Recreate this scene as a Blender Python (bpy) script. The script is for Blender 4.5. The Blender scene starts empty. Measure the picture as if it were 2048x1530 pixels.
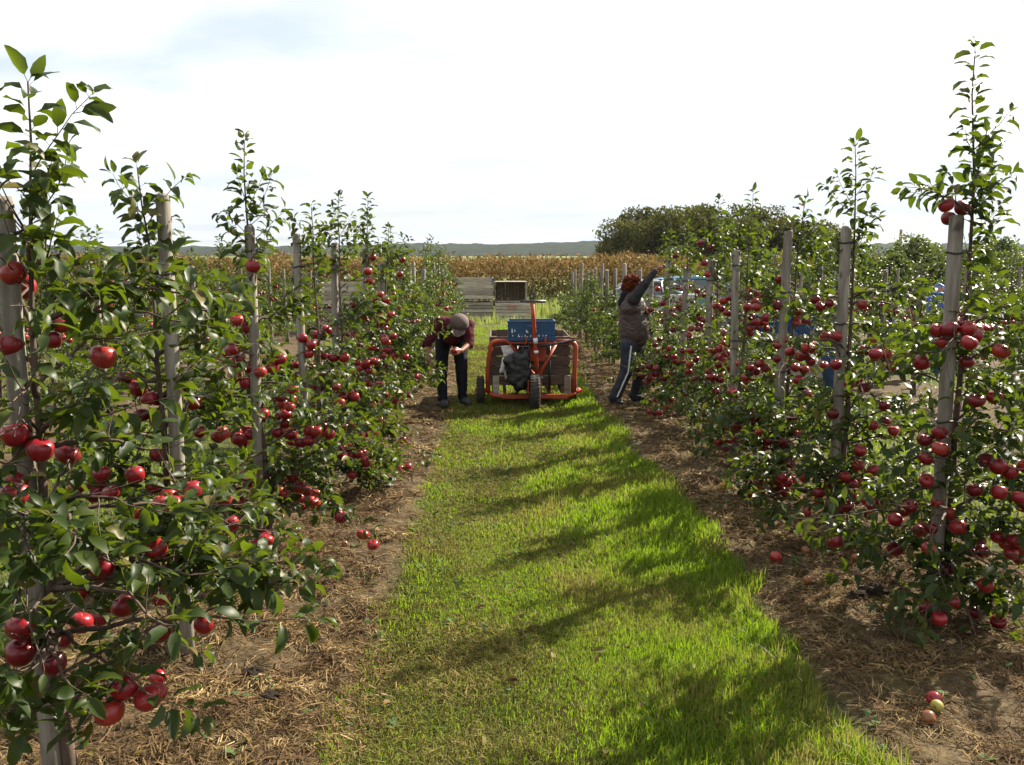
import bpy, bmesh, math, random
import numpy as np
from mathutils import Vector, Matrix, Quaternion, noise as mnoise

SC = bpy.context.scene
COL = SC.collection
R = math.radians

# ---------------------------------------------------------------- camera
FPX, IW, IH = 1738.0, 2048.0, 1530.0
CAMH, HORY, VPX = 1.7, 508.0, 988.0
PITCH = math.atan((IH / 2 - HORY) / FPX)
YAW = math.atan((IW / 2 - VPX) / FPX * math.cos(PITCH))
FWD = Vector((math.sin(YAW) * math.cos(PITCH), math.cos(YAW) * math.cos(PITCH), -math.sin(PITCH)))
RGT = Vector((math.cos(YAW), -math.sin(YAW), 0))
UPV = RGT.cross(FWD)
CAM = Vector((0, 0, CAMH))
cd = bpy.data.cameras.new('camera')
cam = bpy.data.objects.new('camera', cd)
COL.objects.link(cam)
cam.location = CAM
cam.rotation_euler = (math.pi / 2 - PITCH, 0, -YAW)
cd.sensor_width = 36.0
cd.lens = FPX / IW * 36.0
cd.clip_start = 0.05
cd.clip_end = 8000
SC.camera = cam

# ---------------------------------------------------------------- world, sun, exposure
SUN_EL = R(37)
SUN_AZ = math.atan2(0.80, 0.60)            # clockwise from +Y
SUNV = Vector((math.sin(SUN_AZ) * math.cos(SUN_EL), math.cos(SUN_AZ) * math.cos(SUN_EL), math.sin(SUN_EL)))
w = bpy.data.worlds.new('World')
SC.world = w
w.use_nodes = True
nt = w.node_tree
nt.nodes.clear()


def nd(t, typ, **kw):
    n = t.nodes.new(typ)
    for k, v in kw.items():
        if k == 'inp':
            for kk, vv in v.items():
                n.inputs[kk].default_value = vv
        else:
            setattr(n, k, v)
    return n


def math_n(t, op, a=None, b=None, c=None, clamp=False):
    n = t.nodes.new('ShaderNodeMath')
    n.operation = op
    n.use_clamp = clamp
    for i, v in enumerate((a, b, c)):
        if v is None:
            continue
        if isinstance(v, (int, float)):
            n.inputs[i].default_value = v
        else:
            t.links.new(v, n.inputs[i])
    return n.outputs[0]


def ramp_n(t, fac, stops, interp='LINEAR'):
    n = t.nodes.new('ShaderNodeValToRGB')
    cr = n.color_ramp
    cr.interpolation = interp
    while len(cr.elements) < len(stops):
        cr.elements.new(0.5)
    for e, (p, c) in zip(cr.elements, stops):
        e.position = p
        e.color = (*c, 1) if len(c) == 3 else c
    t.links.new(fac, n.inputs[0])
    return n.outputs[0]


def mix_n(t, fac, a, b, blend='MIX'):
    n = t.nodes.new('ShaderNodeMix')
    n.data_type = 'RGBA'
    n.blend_type = blend
    for s, v in ((n.inputs[0], fac), (n.inputs[6], a), (n.inputs[7], b)):
        if isinstance(v, (int, float)):
            s.default_value = v
        elif isinstance(v, tuple):
            s.default_value = (*v, 1) if len(v) == 3 else v
        else:
            t.links.new(v, s)
    return n.outputs[2]


def noise_n(t, vec, scale, detail=4, rough=0.55, dist=0.0):
    n = t.nodes.new('ShaderNodeTexNoise')
    n.inputs['Scale'].default_value = scale
    n.inputs['Detail'].default_value = detail
    n.inputs['Roughness'].default_value = rough
    n.inputs['Distortion'].default_value = dist
    if vec is not None:
        t.links.new(vec, n.inputs['Vector'])
    return n.outputs[0]


sky = nd(nt, 'ShaderNodeTexSky', sky_type='NISHITA', sun_disc=False, sun_elevation=SUN_EL, sun_rotation=SUN_AZ,
         air_density=1.0, dust_density=1.5, ozone_density=1.0)
tc = nd(nt, 'ShaderNodeTexCoord')
sp = nd(nt, 'ShaderNodeSeparateXYZ')
nt.links.new(tc.outputs['Generated'], sp.inputs[0])
zc = math_n(nt, 'ADD', math_n(nt, 'MAXIMUM', sp.outputs[2], 0.0), 0.10)
cv = nd(nt, 'ShaderNodeCombineXYZ')
nt.links.new(math_n(nt, 'DIVIDE', sp.outputs[0], zc), cv.inputs[0])
nt.links.new(math_n(nt, 'DIVIDE', sp.outputs[1], zc), cv.inputs[1])
cv.inputs[2].default_value = 3.7
cn = noise_n(nt, cv.outputs[0], 0.55, 6, 0.5, 0.3)
cmask = ramp_n(nt, cn, [(0.36, (0.45, 0.45, 0.45)), (0.50, (1, 1, 1))])
cn2 = noise_n(nt, cv.outputs[0], 1.1, 5, 0.55, 0.2)
ccol = ramp_n(nt, cn2, [(0.30, (0.84, 0.86, 0.90)), (0.50, (0.97, 0.98, 0.99)), (0.72, (1.0, 0.99, 0.97))])
hzc = ramp_n(nt, sp.outputs[2], [(0.0, (0.66, 0.71, 0.79)), (0.08, (0.78, 0.82, 0.87)), (0.15, (1, 1, 1))])
ccol = mix_n(nt, 1.0, ccol, hzc, 'MULTIPLY')
ccol = mix_n(nt, 1.0, ccol, (7.6, 7.6, 7.6), 'MULTIPLY')
skyc = mix_n(nt, cmask, sky.outputs[0], ccol)
bg = nd(nt, 'ShaderNodeBackground')
bg.inputs['Strength'].default_value = 0.050
nt.links.new(skyc, bg.inputs['Color'])
wo = nd(nt, 'ShaderNodeOutputWorld')
nt.links.new(bg.outputs[0], wo.inputs[0])

sl = bpy.data.lights.new('sun', 'SUN')
sl.energy = 5.0
sl.angle = R(0.6)
sl.color = (1.0, 0.90, 0.75)
so = bpy.data.objects.new('sun', sl)
COL.objects.link(so)
so.rotation_euler = SUNV.to_track_quat('Z', 'Y').to_euler()
so.location = (20, 15, 25)

SC.view_settings.view_transform = 'Standard'
SC.view_settings.look = 'None'
SC.view_settings.gamma = 1.0
SC.view_settings.use_curve_mapping = False
SC.view_settings.exposure = 1.80
SC.render.engine = 'CYCLES'
cy = SC.cycles
cy.max_bounces = 6
cy.diffuse_bounces = 3
cy.glossy_bounces = 2
cy.transmission_bounces = 3
cy.transparent_max_bounces = 6
cy.volume_bounces = 0
cy.caustics_reflective = False
cy.caustics_refractive = False
cy.sample_clamp_indirect = 4.0
cy.use_denoising = True

# ---------------------------------------------------------------- pixel helpers (authoring only)
SLOPE = 0.019


def pray(px, py):
    return FWD + RGT * ((px - IW / 2) / FPX) + UPV * ((IH / 2 - py) / FPX)


def P(px, py, Y):
    d = pray(px, py)
    return CAM + d * (Y / d.y)


def G(px, py):
    d = pray(px, py)
    t = -CAMH / (d.z + SLOPE * d.y)
    return CAM + d * t


def PX(p):
    v = Vector(p) - CAM
    D = v.dot(FWD)
    return IW / 2 + FPX * v.dot(RGT) / D, IH / 2 - FPX * v.dot(UPV) / D, D


# ---------------------------------------------------------------- numpy noise and ground height
def vnoise(x, y, seed=0):
    x = np.asarray(x, float)
    y = np.asarray(y, float)
    xi = np.floor(x)
    yi = np.floor(y)
    fx = x - xi
    fy = y - yi
    fx = fx * fx * (3 - 2 * fx)
    fy = fy * fy * (3 - 2 * fy)

    def h(a, b):
        v = np.sin(a * 127.1 + b * 311.7 + seed * 74.7) * 43758.5453
        return v - np.floor(v)
    return ((h(xi, yi) * (1 - fx) + h(xi + 1, yi) * fx) * (1 - fy) + (h(xi, yi + 1) * (1 - fx) + h(xi + 1, yi + 1) * fx) * fy) * 2 - 1


ROWP = 3.53
XL, XR = -1.36, 2.17
LANEC = 0.405
LANEH = 0.94


def laneu(x):
    return np.abs(np.mod(np.asarray(x, float) - LANEC + ROWP / 2, ROWP) - ROWP / 2)


def gz(x, y):
    x = np.asarray(x, float)
    y = np.asarray(y, float)
    base = -SLOPE * np.clip(y, -20, 62)
    fade = np.exp(-((y / 26.0) ** 2)) * np.exp(-((x / 20.0) ** 2))
    u = laneu(x)
    s = np.clip((u - 0.85) / 0.25, 0, 1)
    s = s * s * (3 - 2 * s)
    rel = 0.012 * vnoise(x * 1.7, y * 1.7, 1) + 0.007 * vnoise(x * 5, y * 5, 2)
    rel = rel + s * (0.022 + 0.026 * vnoise(x * 3.1, y * 3.1, 3) + 0.020 * vnoise(x * 8.3, y * 8.3, 4) + 0.010 * vnoise(x * 19, y * 19, 5))
    return base + fade * rel


def gzf(x, y):
    return float(gz(x, y))


# ---------------------------------------------------------------- object helpers
def setp(o, label=None, cat=None, group=None, kind=None):
    if label:
        o['label'] = label
    if cat:
        o['category'] = cat
    if group:
        o['group'] = group
    if kind:
        o['kind'] = kind
    return o


def obj(name, me, parent=None, loc=None):
    o = bpy.data.objects.new(name, me)
    COL.objects.link(o)
    if parent is not None:
        o.parent = parent
    if loc is not None:
        o.location = loc
    return o


def thing(name, label, cat, loc=(0, 0, 0), group=None, rotz=0.0):
    o = bpy.data.objects.new(name, None)
    COL.objects.link(o)
    o.empty_display_size = 0.1
    o.location = loc
    o.rotation_euler = (0, 0, rotz)
    return setp(o, label, cat, group)


def mesh_np(name, V, T, mats, smooth=False, midx=None):
    V = np.ascontiguousarray(V, dtype=np.float32)
    T = np.ascontiguousarray(T, dtype=np.int32)
    k = T.shape[1]
    me = bpy.data.meshes.new(name)
    me.vertices.add(len(V))
    me.vertices.foreach_set('co', V.ravel())
    me.loops.add(T.size)
    me.loops.foreach_set('vertex_index', T.ravel())
    me.polygons.add(len(T))
    me.polygons.foreach_set('loop_start', np.arange(0, T.size, k, dtype=np.int32))
    try:
        me.polygons.foreach_set('loop_total', np.full(len(T), k, dtype=np.int32))
    except Exception:
        pass
    for m in mats:
        me.materials.append(m)
    if midx is not None:
        me.polygons.foreach_set('material_index', np.asarray(midx, dtype=np.int32))
    me.update(calc_edges=True)
    me.polygons.foreach_set('use_smooth', np.full(len(T), bool(smooth)))
    return me


class MB:
    """collects simple shapes into one mesh"""

    def __init__(self):
        self.v = []
        self.f = []
        self.m = []
        self.s = []
        self.M = Matrix.Identity(4)

    def add(self, vs, fs, mi=0, sm=False):
        n = len(self.v)
        self.v += [tuple(self.M @ Vector(p)) for p in vs]
        for f in fs:
            self.f.append([i + n for i in f])
            self.m.append(mi)
            self.s.append(sm)
        return self

    def box(self, a, b, mi=0):
        x0, y0, z0 = a
        x1, y1, z1 = b
        vs = [(x0, y0, z0), (x1, y0, z0), (x1, y1, z0), (x0, y1, z0), (x0, y0, z1), (x1, y0, z1), (x1, y1, z1), (x0, y1, z1)]
        return self.add(vs, [(0, 3, 2, 1), (4, 5, 6, 7), (0, 1, 5, 4), (1, 2, 6, 5), (2, 3, 7, 6), (3, 0, 4, 7)], mi)

    def cbox(self, a, b, c=0.004, mi=0):
        """box with chamfered edges"""
        bm = bmesh.new()
        bmesh.ops.create_cube(bm, size=1)
        for v in bm.verts:
            for i in range(3):
                v.co[i] = a[i] + (v.co[i] + 0.5) * (b[i] - a[i])
        bmesh.ops.bevel(bm, geom=bm.edges[:], offset=c, segments=1, affect='EDGES', clamp_overlap=True)
        bm.verts.index_update()
        self.add([tuple(v.co) for v in bm.verts], [[v.index for v in f.verts] for f in bm.faces], mi)
        bm.free()
        return self

    def tube(self, pts, rad, n=8, mi=0, cap=True, sm=True):
        pts = [Vector(p) for p in pts]
        if not isinstance(rad, (list, tuple)):
            rad = [rad] * len(pts)
        vs = []
        t0 = (pts[1] - pts[0]).normalized()
        up = Vector((0, 0, 1)) if abs(t0.z) < 0.9 else Vector((1, 0, 0))
        nx = t0.cross(up).normalized()
        for i, p in enumerate(pts):
            if i == 0:
                t = t0
            elif i == len(pts) - 1:
                t = (pts[i] - pts[i - 1]).normalized()
            else:
                t = ((pts[i + 1] - pts[i]).normalized() + (pts[i] - pts[i - 1]).normalized())
                t = t.normalized() if t.length > 1e-6 else t0
            nx = (nx - t * nx.dot(t))
            nx = nx.normalized() if nx.length > 1e-6 else t.orthogonal().normalized()
            ny = t.cross(nx)
            for k in range(n):
                a = 2 * math.pi * k / n
                vs.append(p + (nx * math.cos(a) + ny * math.sin(a)) * rad[i])
        fs = []
        for i in range(len(pts) - 1):
            for k in range(n):
                k2 = (k + 1) % n
                fs.append((i * n + k, i * n + k2, (i + 1) * n + k2, (i + 1) * n + k))
        self.add(vs, fs, mi, sm)
        if cap:
            b = len(self.v) - len(vs)
            self.f.append([b + k for k in range(n)][::-1])
            self.f.append([b + (len(pts) - 1) * n + k for k in range(n)])
            self.m += [mi, mi]
            self.s += [False, False]
        return self

    def lathe(self, prof, n=16, mi=0, axis='Z', sm=True, close=False):
        """prof: (radius, height) list"""
        vs = []
        for r, h in prof:
            for k in range(n):
                a = 2 * math.pi * k / n
                c, s = r * math.cos(a), r * math.sin(a)
                vs.append((c, s, h) if axis == 'Z' else ((h, c, s) if axis == 'X' else (c, h, s)))
        fs = []
        m = len(prof)
        for i in range(m if close else m - 1):
            j = (i + 1) % m
            for k in range(n):
                k2 = (k + 1) % n
                fs.append((i * n + k, i * n + k2, j * n + k2, j * n + k))
        return self.add(vs, fs, mi, sm)

    def prism(self, poly, d0, d1, axis='Y', mi=0):
        """poly of 2D points; axis Y: (x,z) extruded along y; axis X: (y,z); axis Z: (x,y)"""
        def mk(p, d):
            return (p[0], d, p[1]) if axis == 'Y' else ((d, p[0], p[1]) if axis == 'X' else (p[0], p[1], d))
        n = len(poly)
        vs = [mk(p, d0) for p in poly] + [mk(p, d1) for p in poly]
        fs = [list(range(n))[::-1], [n + i for i in range(n)]]
        for i in range(n):
            j = (i + 1) % n
            fs.append((i, j, n + j, n + i))
        return self.add(vs, fs, mi)

    def mesh(self, name, mats):
        me = bpy.data.meshes.new(name)
        me.from_pydata(self.v, [], self.f)
        for m in (mats if isinstance(mats, (list, tuple)) else [mats]):
            me.materials.append(m)
        me.polygons.foreach_set('material_index', self.m)
        me.polygons.foreach_set('use_smooth', self.s)
        bm = bmesh.new()
        bm.from_mesh(me)
        bmesh.ops.recalc_face_normals(bm, faces=bm.faces[:])
        bm.to_mesh(me)
        bm.free()
        me.update()
        return me

    def build(self, name, mats, parent=None, loc=None):
        return obj(name, self.mesh(name, mats), parent, loc)


# ---------------------------------------------------------------- materials
def newmat(name):
    m = bpy.data.materials.new(name)
    m.use_nodes = True
    t = m.node_tree
    t.nodes.clear()
    out = t.nodes.new('ShaderNodeOutputMaterial')
    return m, t, out


def principled(t, col, rough=0.6, spec=0.5, metal=0.0):
    b = t.nodes.new('ShaderNodeBsdfPrincipled')
    for key, v in (('Base Color', col), ('Roughness', rough), ('Metallic', metal), ('Specular IOR Level', spec)):
        if isinstance(v, tuple):
            b.inputs[key].default_value = (*v, 1)
        elif isinstance(v, (int, float)):
            b.inputs[key].default_value = v
        else:
            t.links.new(v, b.inputs[key])
    return b


def bump(t, b, h, strength=0.3, dist=0.01):
    n = t.nodes.new('ShaderNodeBump')
    n.inputs['Strength'].default_value = strength
    n.inputs['Distance'].default_value = dist
    t.links.new(h, n.inputs['Height'])
    t.links.new(n.outputs[0], b.inputs['Normal'])


def ocoord(t):
    return t.nodes.new('ShaderNodeTexCoord').outputs['Object']


def gpos(t):
    return t.nodes.new('ShaderNodeNewGeometry').outputs['Position']


def scaled(t, vec, s):
    n = t.nodes.new('ShaderNodeMapping')
    n.inputs['Scale'].default_value = s
    t.links.new(vec, n.inputs['Vector'])
    return n.outputs[0]


def simple_mat(name, c1, c2=None, rough=0.6, spec=0.5, scale=12, metal=0.0, bmp=0.0, stretch=(1, 1, 1), detail=4, r2=None):
    m, t, out = newmat(name)
    v = scaled(t, ocoord(t), stretch)
    nz = noise_n(t, v, scale, detail, 0.6)
    c2 = c2 or tuple(x * 0.7 for x in c1)
    col = ramp_n(t, nz, [(0.32, c2), (0.68, c1)])
    rr = rough if r2 is None else math_n(t, 'MULTIPLY_ADD', nz, r2 - rough, rough)
    b = principled(t, col, rr, spec, metal)
    if bmp:
        bump(t, b, nz, bmp, 0.01)
    t.links.new(b.outputs[0], out.inputs[0])
    return m


def rand_pair(t):
    g = t.nodes.new('ShaderNodeNewGeometry')
    oi = t.nodes.new('ShaderNodeObjectInfo')
    s = math_n(t, 'ADD', g.outputs['Random Per Island'], oi.outputs['Random'])
    return math_n(t, 'FRACT', s), g, oi


def leaf_mat(name, stops, under, rough=0.36, trans=0.30, tcol=(0.30, 0.42, 0.03), spec=0.45, objvar=0.0):
    m, t, out = newmat(name)
    r, g, oi = rand_pair(t)
    col = ramp_n(t, r, stops)
    nz = noise_n(t, gpos(t), 55, 2)
    col = mix_n(t, math_n(t, 'MULTIPLY', nz, 0.35), col, tuple(0.45 * c for c in stops[0][1]))
    col = mix_n(t, g.outputs['Backfacing'], col, under)
    if objvar:
        hs = t.nodes.new('ShaderNodeHueSaturation')
        t.links.new(math_n(t, 'MULTIPLY_ADD', oi.outputs['Random'], objvar, 1.0 - objvar * 0.45), hs.inputs['Value'])
        t.links.new(math_n(t, 'MULTIPLY_ADD', oi.outputs['Random'], -0.04, 0.51), hs.inputs['Hue'])
        t.links.new(col, hs.inputs['Color'])
        col = hs.outputs[0]
    b = principled(t, col, rough, spec)
    tr = t.nodes.new('ShaderNodeBsdfTranslucent')
    tc_ = mix_n(t, r, tcol, tuple(c * 0.6 for c in tcol))
    t.links.new(tc_, tr.inputs[0])
    mx = t.nodes.new('ShaderNodeMixShader')
    mx.inputs[0].default_value = trans
    t.links.new(b.outputs[0], mx.inputs[1])
    t.links.new(tr.outputs[0], mx.inputs[2])
    t.links.new(mx.outputs[0], out.inputs[0])
    return m


M = {}
M['leaf'] = leaf_mat('apple_leaf', [(0.0, (0.012, 0.025, 0.004)), (0.45, (0.021, 0.039, 0.006)), (0.86, (0.038, 0.056, 0.008)), (0.97, (0.10, 0.080, 0.016))],
                     (0.050, 0.068, 0.029), 0.45, 0.27, (0.145, 0.215, 0.007), 0.20)
M['grass'] = None


def bark_mat(name, c1, c2, sc=30):
    m, t, out = newmat(name)
    v = scaled(t, ocoord(t), (1, 1, 0.35))
    nz = noise_n(t, v, sc, 5, 0.65)
    col = ramp_n(t, nz, [(0.3, c2), (0.7, c1)])
    b = principled(t, col, 0.8, 0.3)
    bump(t, b, nz, 0.5, 0.006)
    t.links.new(b.outputs[0], out.inputs[0])
    return m


M['bark'] = bark_mat('apple_bark', (0.11, 0.075, 0.055), (0.033, 0.021, 0.015))


def apple_mat(name, deep, bright, yellow, ymix):
    m, t, out = newmat(name)
    oi = t.nodes.new('ShaderNodeObjectInfo')
    oc = ocoord(t)
    ad = t.nodes.new('ShaderNodeVectorMath')
    ad.operation = 'ADD'
    t.links.new(oc, ad.inputs[0])
    cx = t.nodes.new('ShaderNodeCombineXYZ')
    t.links.new(math_n(t, 'MULTIPLY', oi.outputs['Random'], 50.0), cx.inputs[0])
    t.links.new(cx.outputs[0], ad.inputs[1])
    big = noise_n(t, ad.outputs[0], 14, 3)
    fine = noise_n(t, scaled(t, ad.outputs[0], (1, 1, 0.12)), 90, 3)
    fac = math_n(t, 'ADD', math_n(t, 'MULTIPLY', big, 0.7), math_n(t, 'MULTIPLY', fine, 0.35))
    fac = math_n(t, 'ADD', fac, math_n(t, 'MULTIPLY', math_n(t, 'SUBTRACT', oi.outputs['Random'], 0.5), 0.28))
    col = ramp_n(t, fac, [(0.30, deep), (0.62, bright), (0.80, tuple(0.72 * a + 0.28 * b for a, b in zip(bright, yellow)))])
    col = mix_n(t, ymix, col, yellow)
    vor = t.nodes.new('ShaderNodeTexVoronoi')
    vor.inputs['Scale'].default_value = 170
    t.links.new(ad.outputs[0], vor.inputs['Vector'])
    dots = ramp_n(t, vor.outputs['Distance'], [(0.10, (1, 1, 1)), (0.22, (0, 0, 0))])
    col = mix_n(t, math_n(t, 'MULTIPLY', dots, 0.25), col, (0.45, 0.25, 0.14))
    b = principled(t, col, 0.30, 0.42)
    t.links.new(b.outputs[0], out.inputs[0])
    return m


M['apple'] = apple_mat('red_apple', (0.080, 0.0025, 0.007), (0.22, 0.006, 0.013), (0.55, 0.20, 0.05), 0.0)
M['apple_yellow'] = apple_mat('yellow_apple', (0.30, 0.13, 0.02), (0.38, 0.20, 0.03), (0.42, 0.26, 0.04), 0.5)
M['apple_green'] = apple_mat('green_apple', (0.18, 0.16, 0.03), (0.26, 0.24, 0.05), (0.32, 0.29, 0.07), 0.5)
M['apple_brown'] = apple_mat('rotten_apple', (0.10, 0.03, 0.012), (0.20, 0.065, 0.022), (0.24, 0.11, 0.035), 0.3)
M['stalk'] = simple_mat('stalk', (0.10, 0.07, 0.03), rough=0.8)


def wood_mat(name, c1, c2, c3, stretch, rough=0.85, sc=10, rnd=0.35):
    m, t, out = newmat(name)
    oi = t.nodes.new('ShaderNodeObjectInfo')
    oc = ocoord(t)
    ad = t.nodes.new('ShaderNodeVectorMath')
    ad.operation = 'ADD'
    t.links.new(oc, ad.inputs[0])
    cx = t.nodes.new('ShaderNodeCombineXYZ')
    for i in range(3):
        t.links.new(math_n(t, 'MULTIPLY', oi.outputs['Random'], 9.0 + 7 * i), cx.inputs[i])
    t.links.new(cx.outputs[0], ad.inputs[1])
    v = scaled(t, ad.outputs[0], stretch)
    n1 = noise_n(t, v, sc, 6, 0.65, 0.4)
    n2 = noise_n(t, ad.outputs[0], 3.0, 3)
    col = ramp_n(t, n1, [(0.28, c3), (0.5, c2), (0.72, c1)])
    col = mix_n(t, math_n(t, 'MULTIPLY', n2, 0.5), col, tuple(x * 0.55 for x in c2))
    n4 = noise_n(t, scaled(t, ad.outputs[0], (1, 1, 0.6)), 13, 2)
    col = mix_n(t, ramp_n(t, n4, [(0.66, (0, 0, 0)), (0.74, (0.8, 0.8, 0.8))]), col, tuple(x * 0.6 for x in c3))
    dk = math_n(t, 'MULTIPLY', math_n(t, 'SUBTRACT', oi.outputs['Random'], 0.5), rnd)
    hs = t.nodes.new('ShaderNodeHueSaturation')
    t.links.new(math_n(t, 'ADD', dk, 1.0), hs.inputs['Value'])
    t.links.new(col, hs.inputs['Color'])
    b = principled(t, hs.outputs[0], rough, 0.25)
    bump(t, b, n1, 0.45, 0.006)
    t.links.new(b.outputs[0], out.inputs[0])
    return m


M['post'] = wood_mat('weathered_post', (0.30, 0.275, 0.235), (0.19, 0.168, 0.138), (0.075, 0.062, 0.048), (1, 1, 0.10), sc=32)
M['bin'] = wood_mat('weathered_bin_board', (0.44, 0.40, 0.33), (0.32, 0.285, 0.225), (0.12, 0.10, 0.08), (0.12, 1, 1), sc=26, rnd=0.8)
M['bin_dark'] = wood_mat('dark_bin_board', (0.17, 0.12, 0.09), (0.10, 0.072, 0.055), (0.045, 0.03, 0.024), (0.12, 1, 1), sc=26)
M['tie'] = simple_mat('black_tie', (0.015, 0.015, 0.016), rough=0.6)
M['orange'] = simple_mat('orange_paint', (0.40, 0.052, 0.010), (0.20, 0.028, 0.010), rough=0.42, r2=0.65, scale=9, bmp=0.08)
M['steel'] = simple_mat('dark_steel', (0.06, 0.062, 0.066), (0.025, 0.022, 0.02), rough=0.45, metal=0.6, scale=20)
M['rubber'] = simple_mat('tyre_rubber', (0.030, 0.030, 0.031), (0.055, 0.048, 0.038), rough=0.85, spec=0.2, scale=14, bmp=0.3)
M['rim'] = simple_mat('grey_rim', (0.30, 0.30, 0.30), (0.16, 0.15, 0.14), rough=0.5, metal=0.3)
M['bluecrate'] = simple_mat('blue_plastic', (0.008, 0.054, 0.14), (0.006, 0.038, 0.10), rough=0.42, scale=5)
M['white'] = simple_mat('white_mark', (0.72, 0.74, 0.76), (0.5, 0.52, 0.55), rough=0.7)
M['bluepaint'] = simple_mat('blue_corner_paint', (0.05, 0.13, 0.30), (0.07, 0.11, 0.2), rough=0.8, scale=30)
M['redpaint'] = simple_mat('red_lettering_paint', (0.48, 0.04, 0.03), (0.36, 0.05, 0.04), rough=0.8, scale=30)
M['bag'] = simple_mat('black_nylon', (0.012, 0.012, 0.014), (0.006, 0.006, 0.007), rough=0.6, scale=9, bmp=0.6)
M['paper'] = simple_mat('white_paper', (0.66, 0.65, 0.64), (0.5, 0.5, 0.5), rough=0.8)
M['skin'] = simple_mat('skin', (0.22, 0.092, 0.052), (0.17, 0.068, 0.038), rough=0.5, scale=20)
M['maroon'] = simple_mat('maroon_pullover', (0.070, 0.009, 0.014), (0.042, 0.006, 0.009), rough=0.9, spec=0.2, scale=25, bmp=0.5)
M['trouser'] = simple_mat('dark_trousers', (0.012, 0.013, 0.018), (0.007, 0.008, 0.011), rough=0.9, spec=0.2, scale=16, bmp=0.5)
M['shoe'] = simple_mat('dark_shoe', (0.022, 0.026, 0.034), (0.012, 0.013, 0.016), rough=0.7, scale=20)
M['capgrey'] = simple_mat('grey_brown_cap', (0.09, 0.062, 0.057), (0.058, 0.040, 0.037), rough=0.85, scale=40, bmp=0.3)
M['vest'] = simple_mat('brown_quilted_vest', (0.044, 0.024, 0.018), (0.028, 0.016, 0.012), rough=0.55, scale=14, bmp=0.3)
M['sleeve'] = simple_mat('grey_knit_sleeve', (0.036, 0.035, 0.038), (0.024, 0.024, 0.026), rough=0.95, spec=0.2, scale=40, bmp=0.4)
M['track'] = simple_mat('navy_track_trousers', (0.022, 0.027, 0.042), (0.013, 0.016, 0.025), rough=0.7, spec=0.3, scale=14, bmp=0.4)
M['redhair'] = simple_mat('red_hair', (0.10, 0.019, 0.005), (0.02, 0.004, 0.002), rough=0.9, spec=0.1, scale=60, bmp=0.8, stretch=(1, 1, 0.4))
M['brownhair'] = simple_mat('brown_hair', (0.05, 0.03, 0.018), (0.025, 0.015, 0.01), rough=0.6, scale=60, bmp=0.8)
M['khaki'] = simple_mat('taupe_jacket', (0.15, 0.115, 0.085), (0.11, 0.085, 0.062), rough=0.9, spec=0.2, scale=60, bmp=0.4)
M['blackcloth'] = simple_mat('black_cloth', (0.014, 0.013, 0.013), (0.008, 0.008, 0.008), rough=0.9, spec=0.2, bmp=0.4)
M['bluejacket'] = simple_mat('bright_blue_jacket', (0.015, 0.06, 0.42), (0.01, 0.04, 0.30), rough=0.55, scale=10, bmp=0.4)
M['bluehat'] = simple_mat('light_blue_hat', (0.02, 0.12, 0.36), (0.015, 0.08, 0.26), rough=0.7, bmp=0.3)
M['jeans'] = simple_mat('blue_jeans', (0.045, 0.075, 0.14), (0.028, 0.05, 0.10), rough=0.9, spec=0.2, scale=22, bmp=0.4)
M['greyjacket'] = simple_mat('grey_striped_jacket', (0.20, 0.20, 0.23), (0.07, 0.06, 0.07), rough=0.85, scale=9, stretch=(0.3, 0.3, 3))
M['bucket'] = simple_mat('white_picking_bag', (0.70, 0.70, 0.62), (0.55, 0.56, 0.46), rough=0.6, scale=8)
M['carblue'] = simple_mat('pale_blue_car_paint', (0.10, 0.23, 0.36), (0.09, 0.21, 0.33), rough=0.25, spec=0.6, metal=0.3)
M['carsilver'] = simple_mat('silver_car_paint', (0.42, 0.44, 0.46), (0.38, 0.40, 0.42), rough=0.25, spec=0.6, metal=0.5)
M['glass'] = simple_mat('car_glass', (0.03, 0.045, 0.05), (0.025, 0.04, 0.045), rough=0.06, spec=0.8)
M['lampglass'] = simple_mat('car_lamp', (0.55, 0.56, 0.57), (0.4, 0.4, 0.42), rough=0.15)
M['redlamp'] = simple_mat('car_rear_lamp', (0.35, 0.02, 0.02), rough=0.2)


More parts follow.
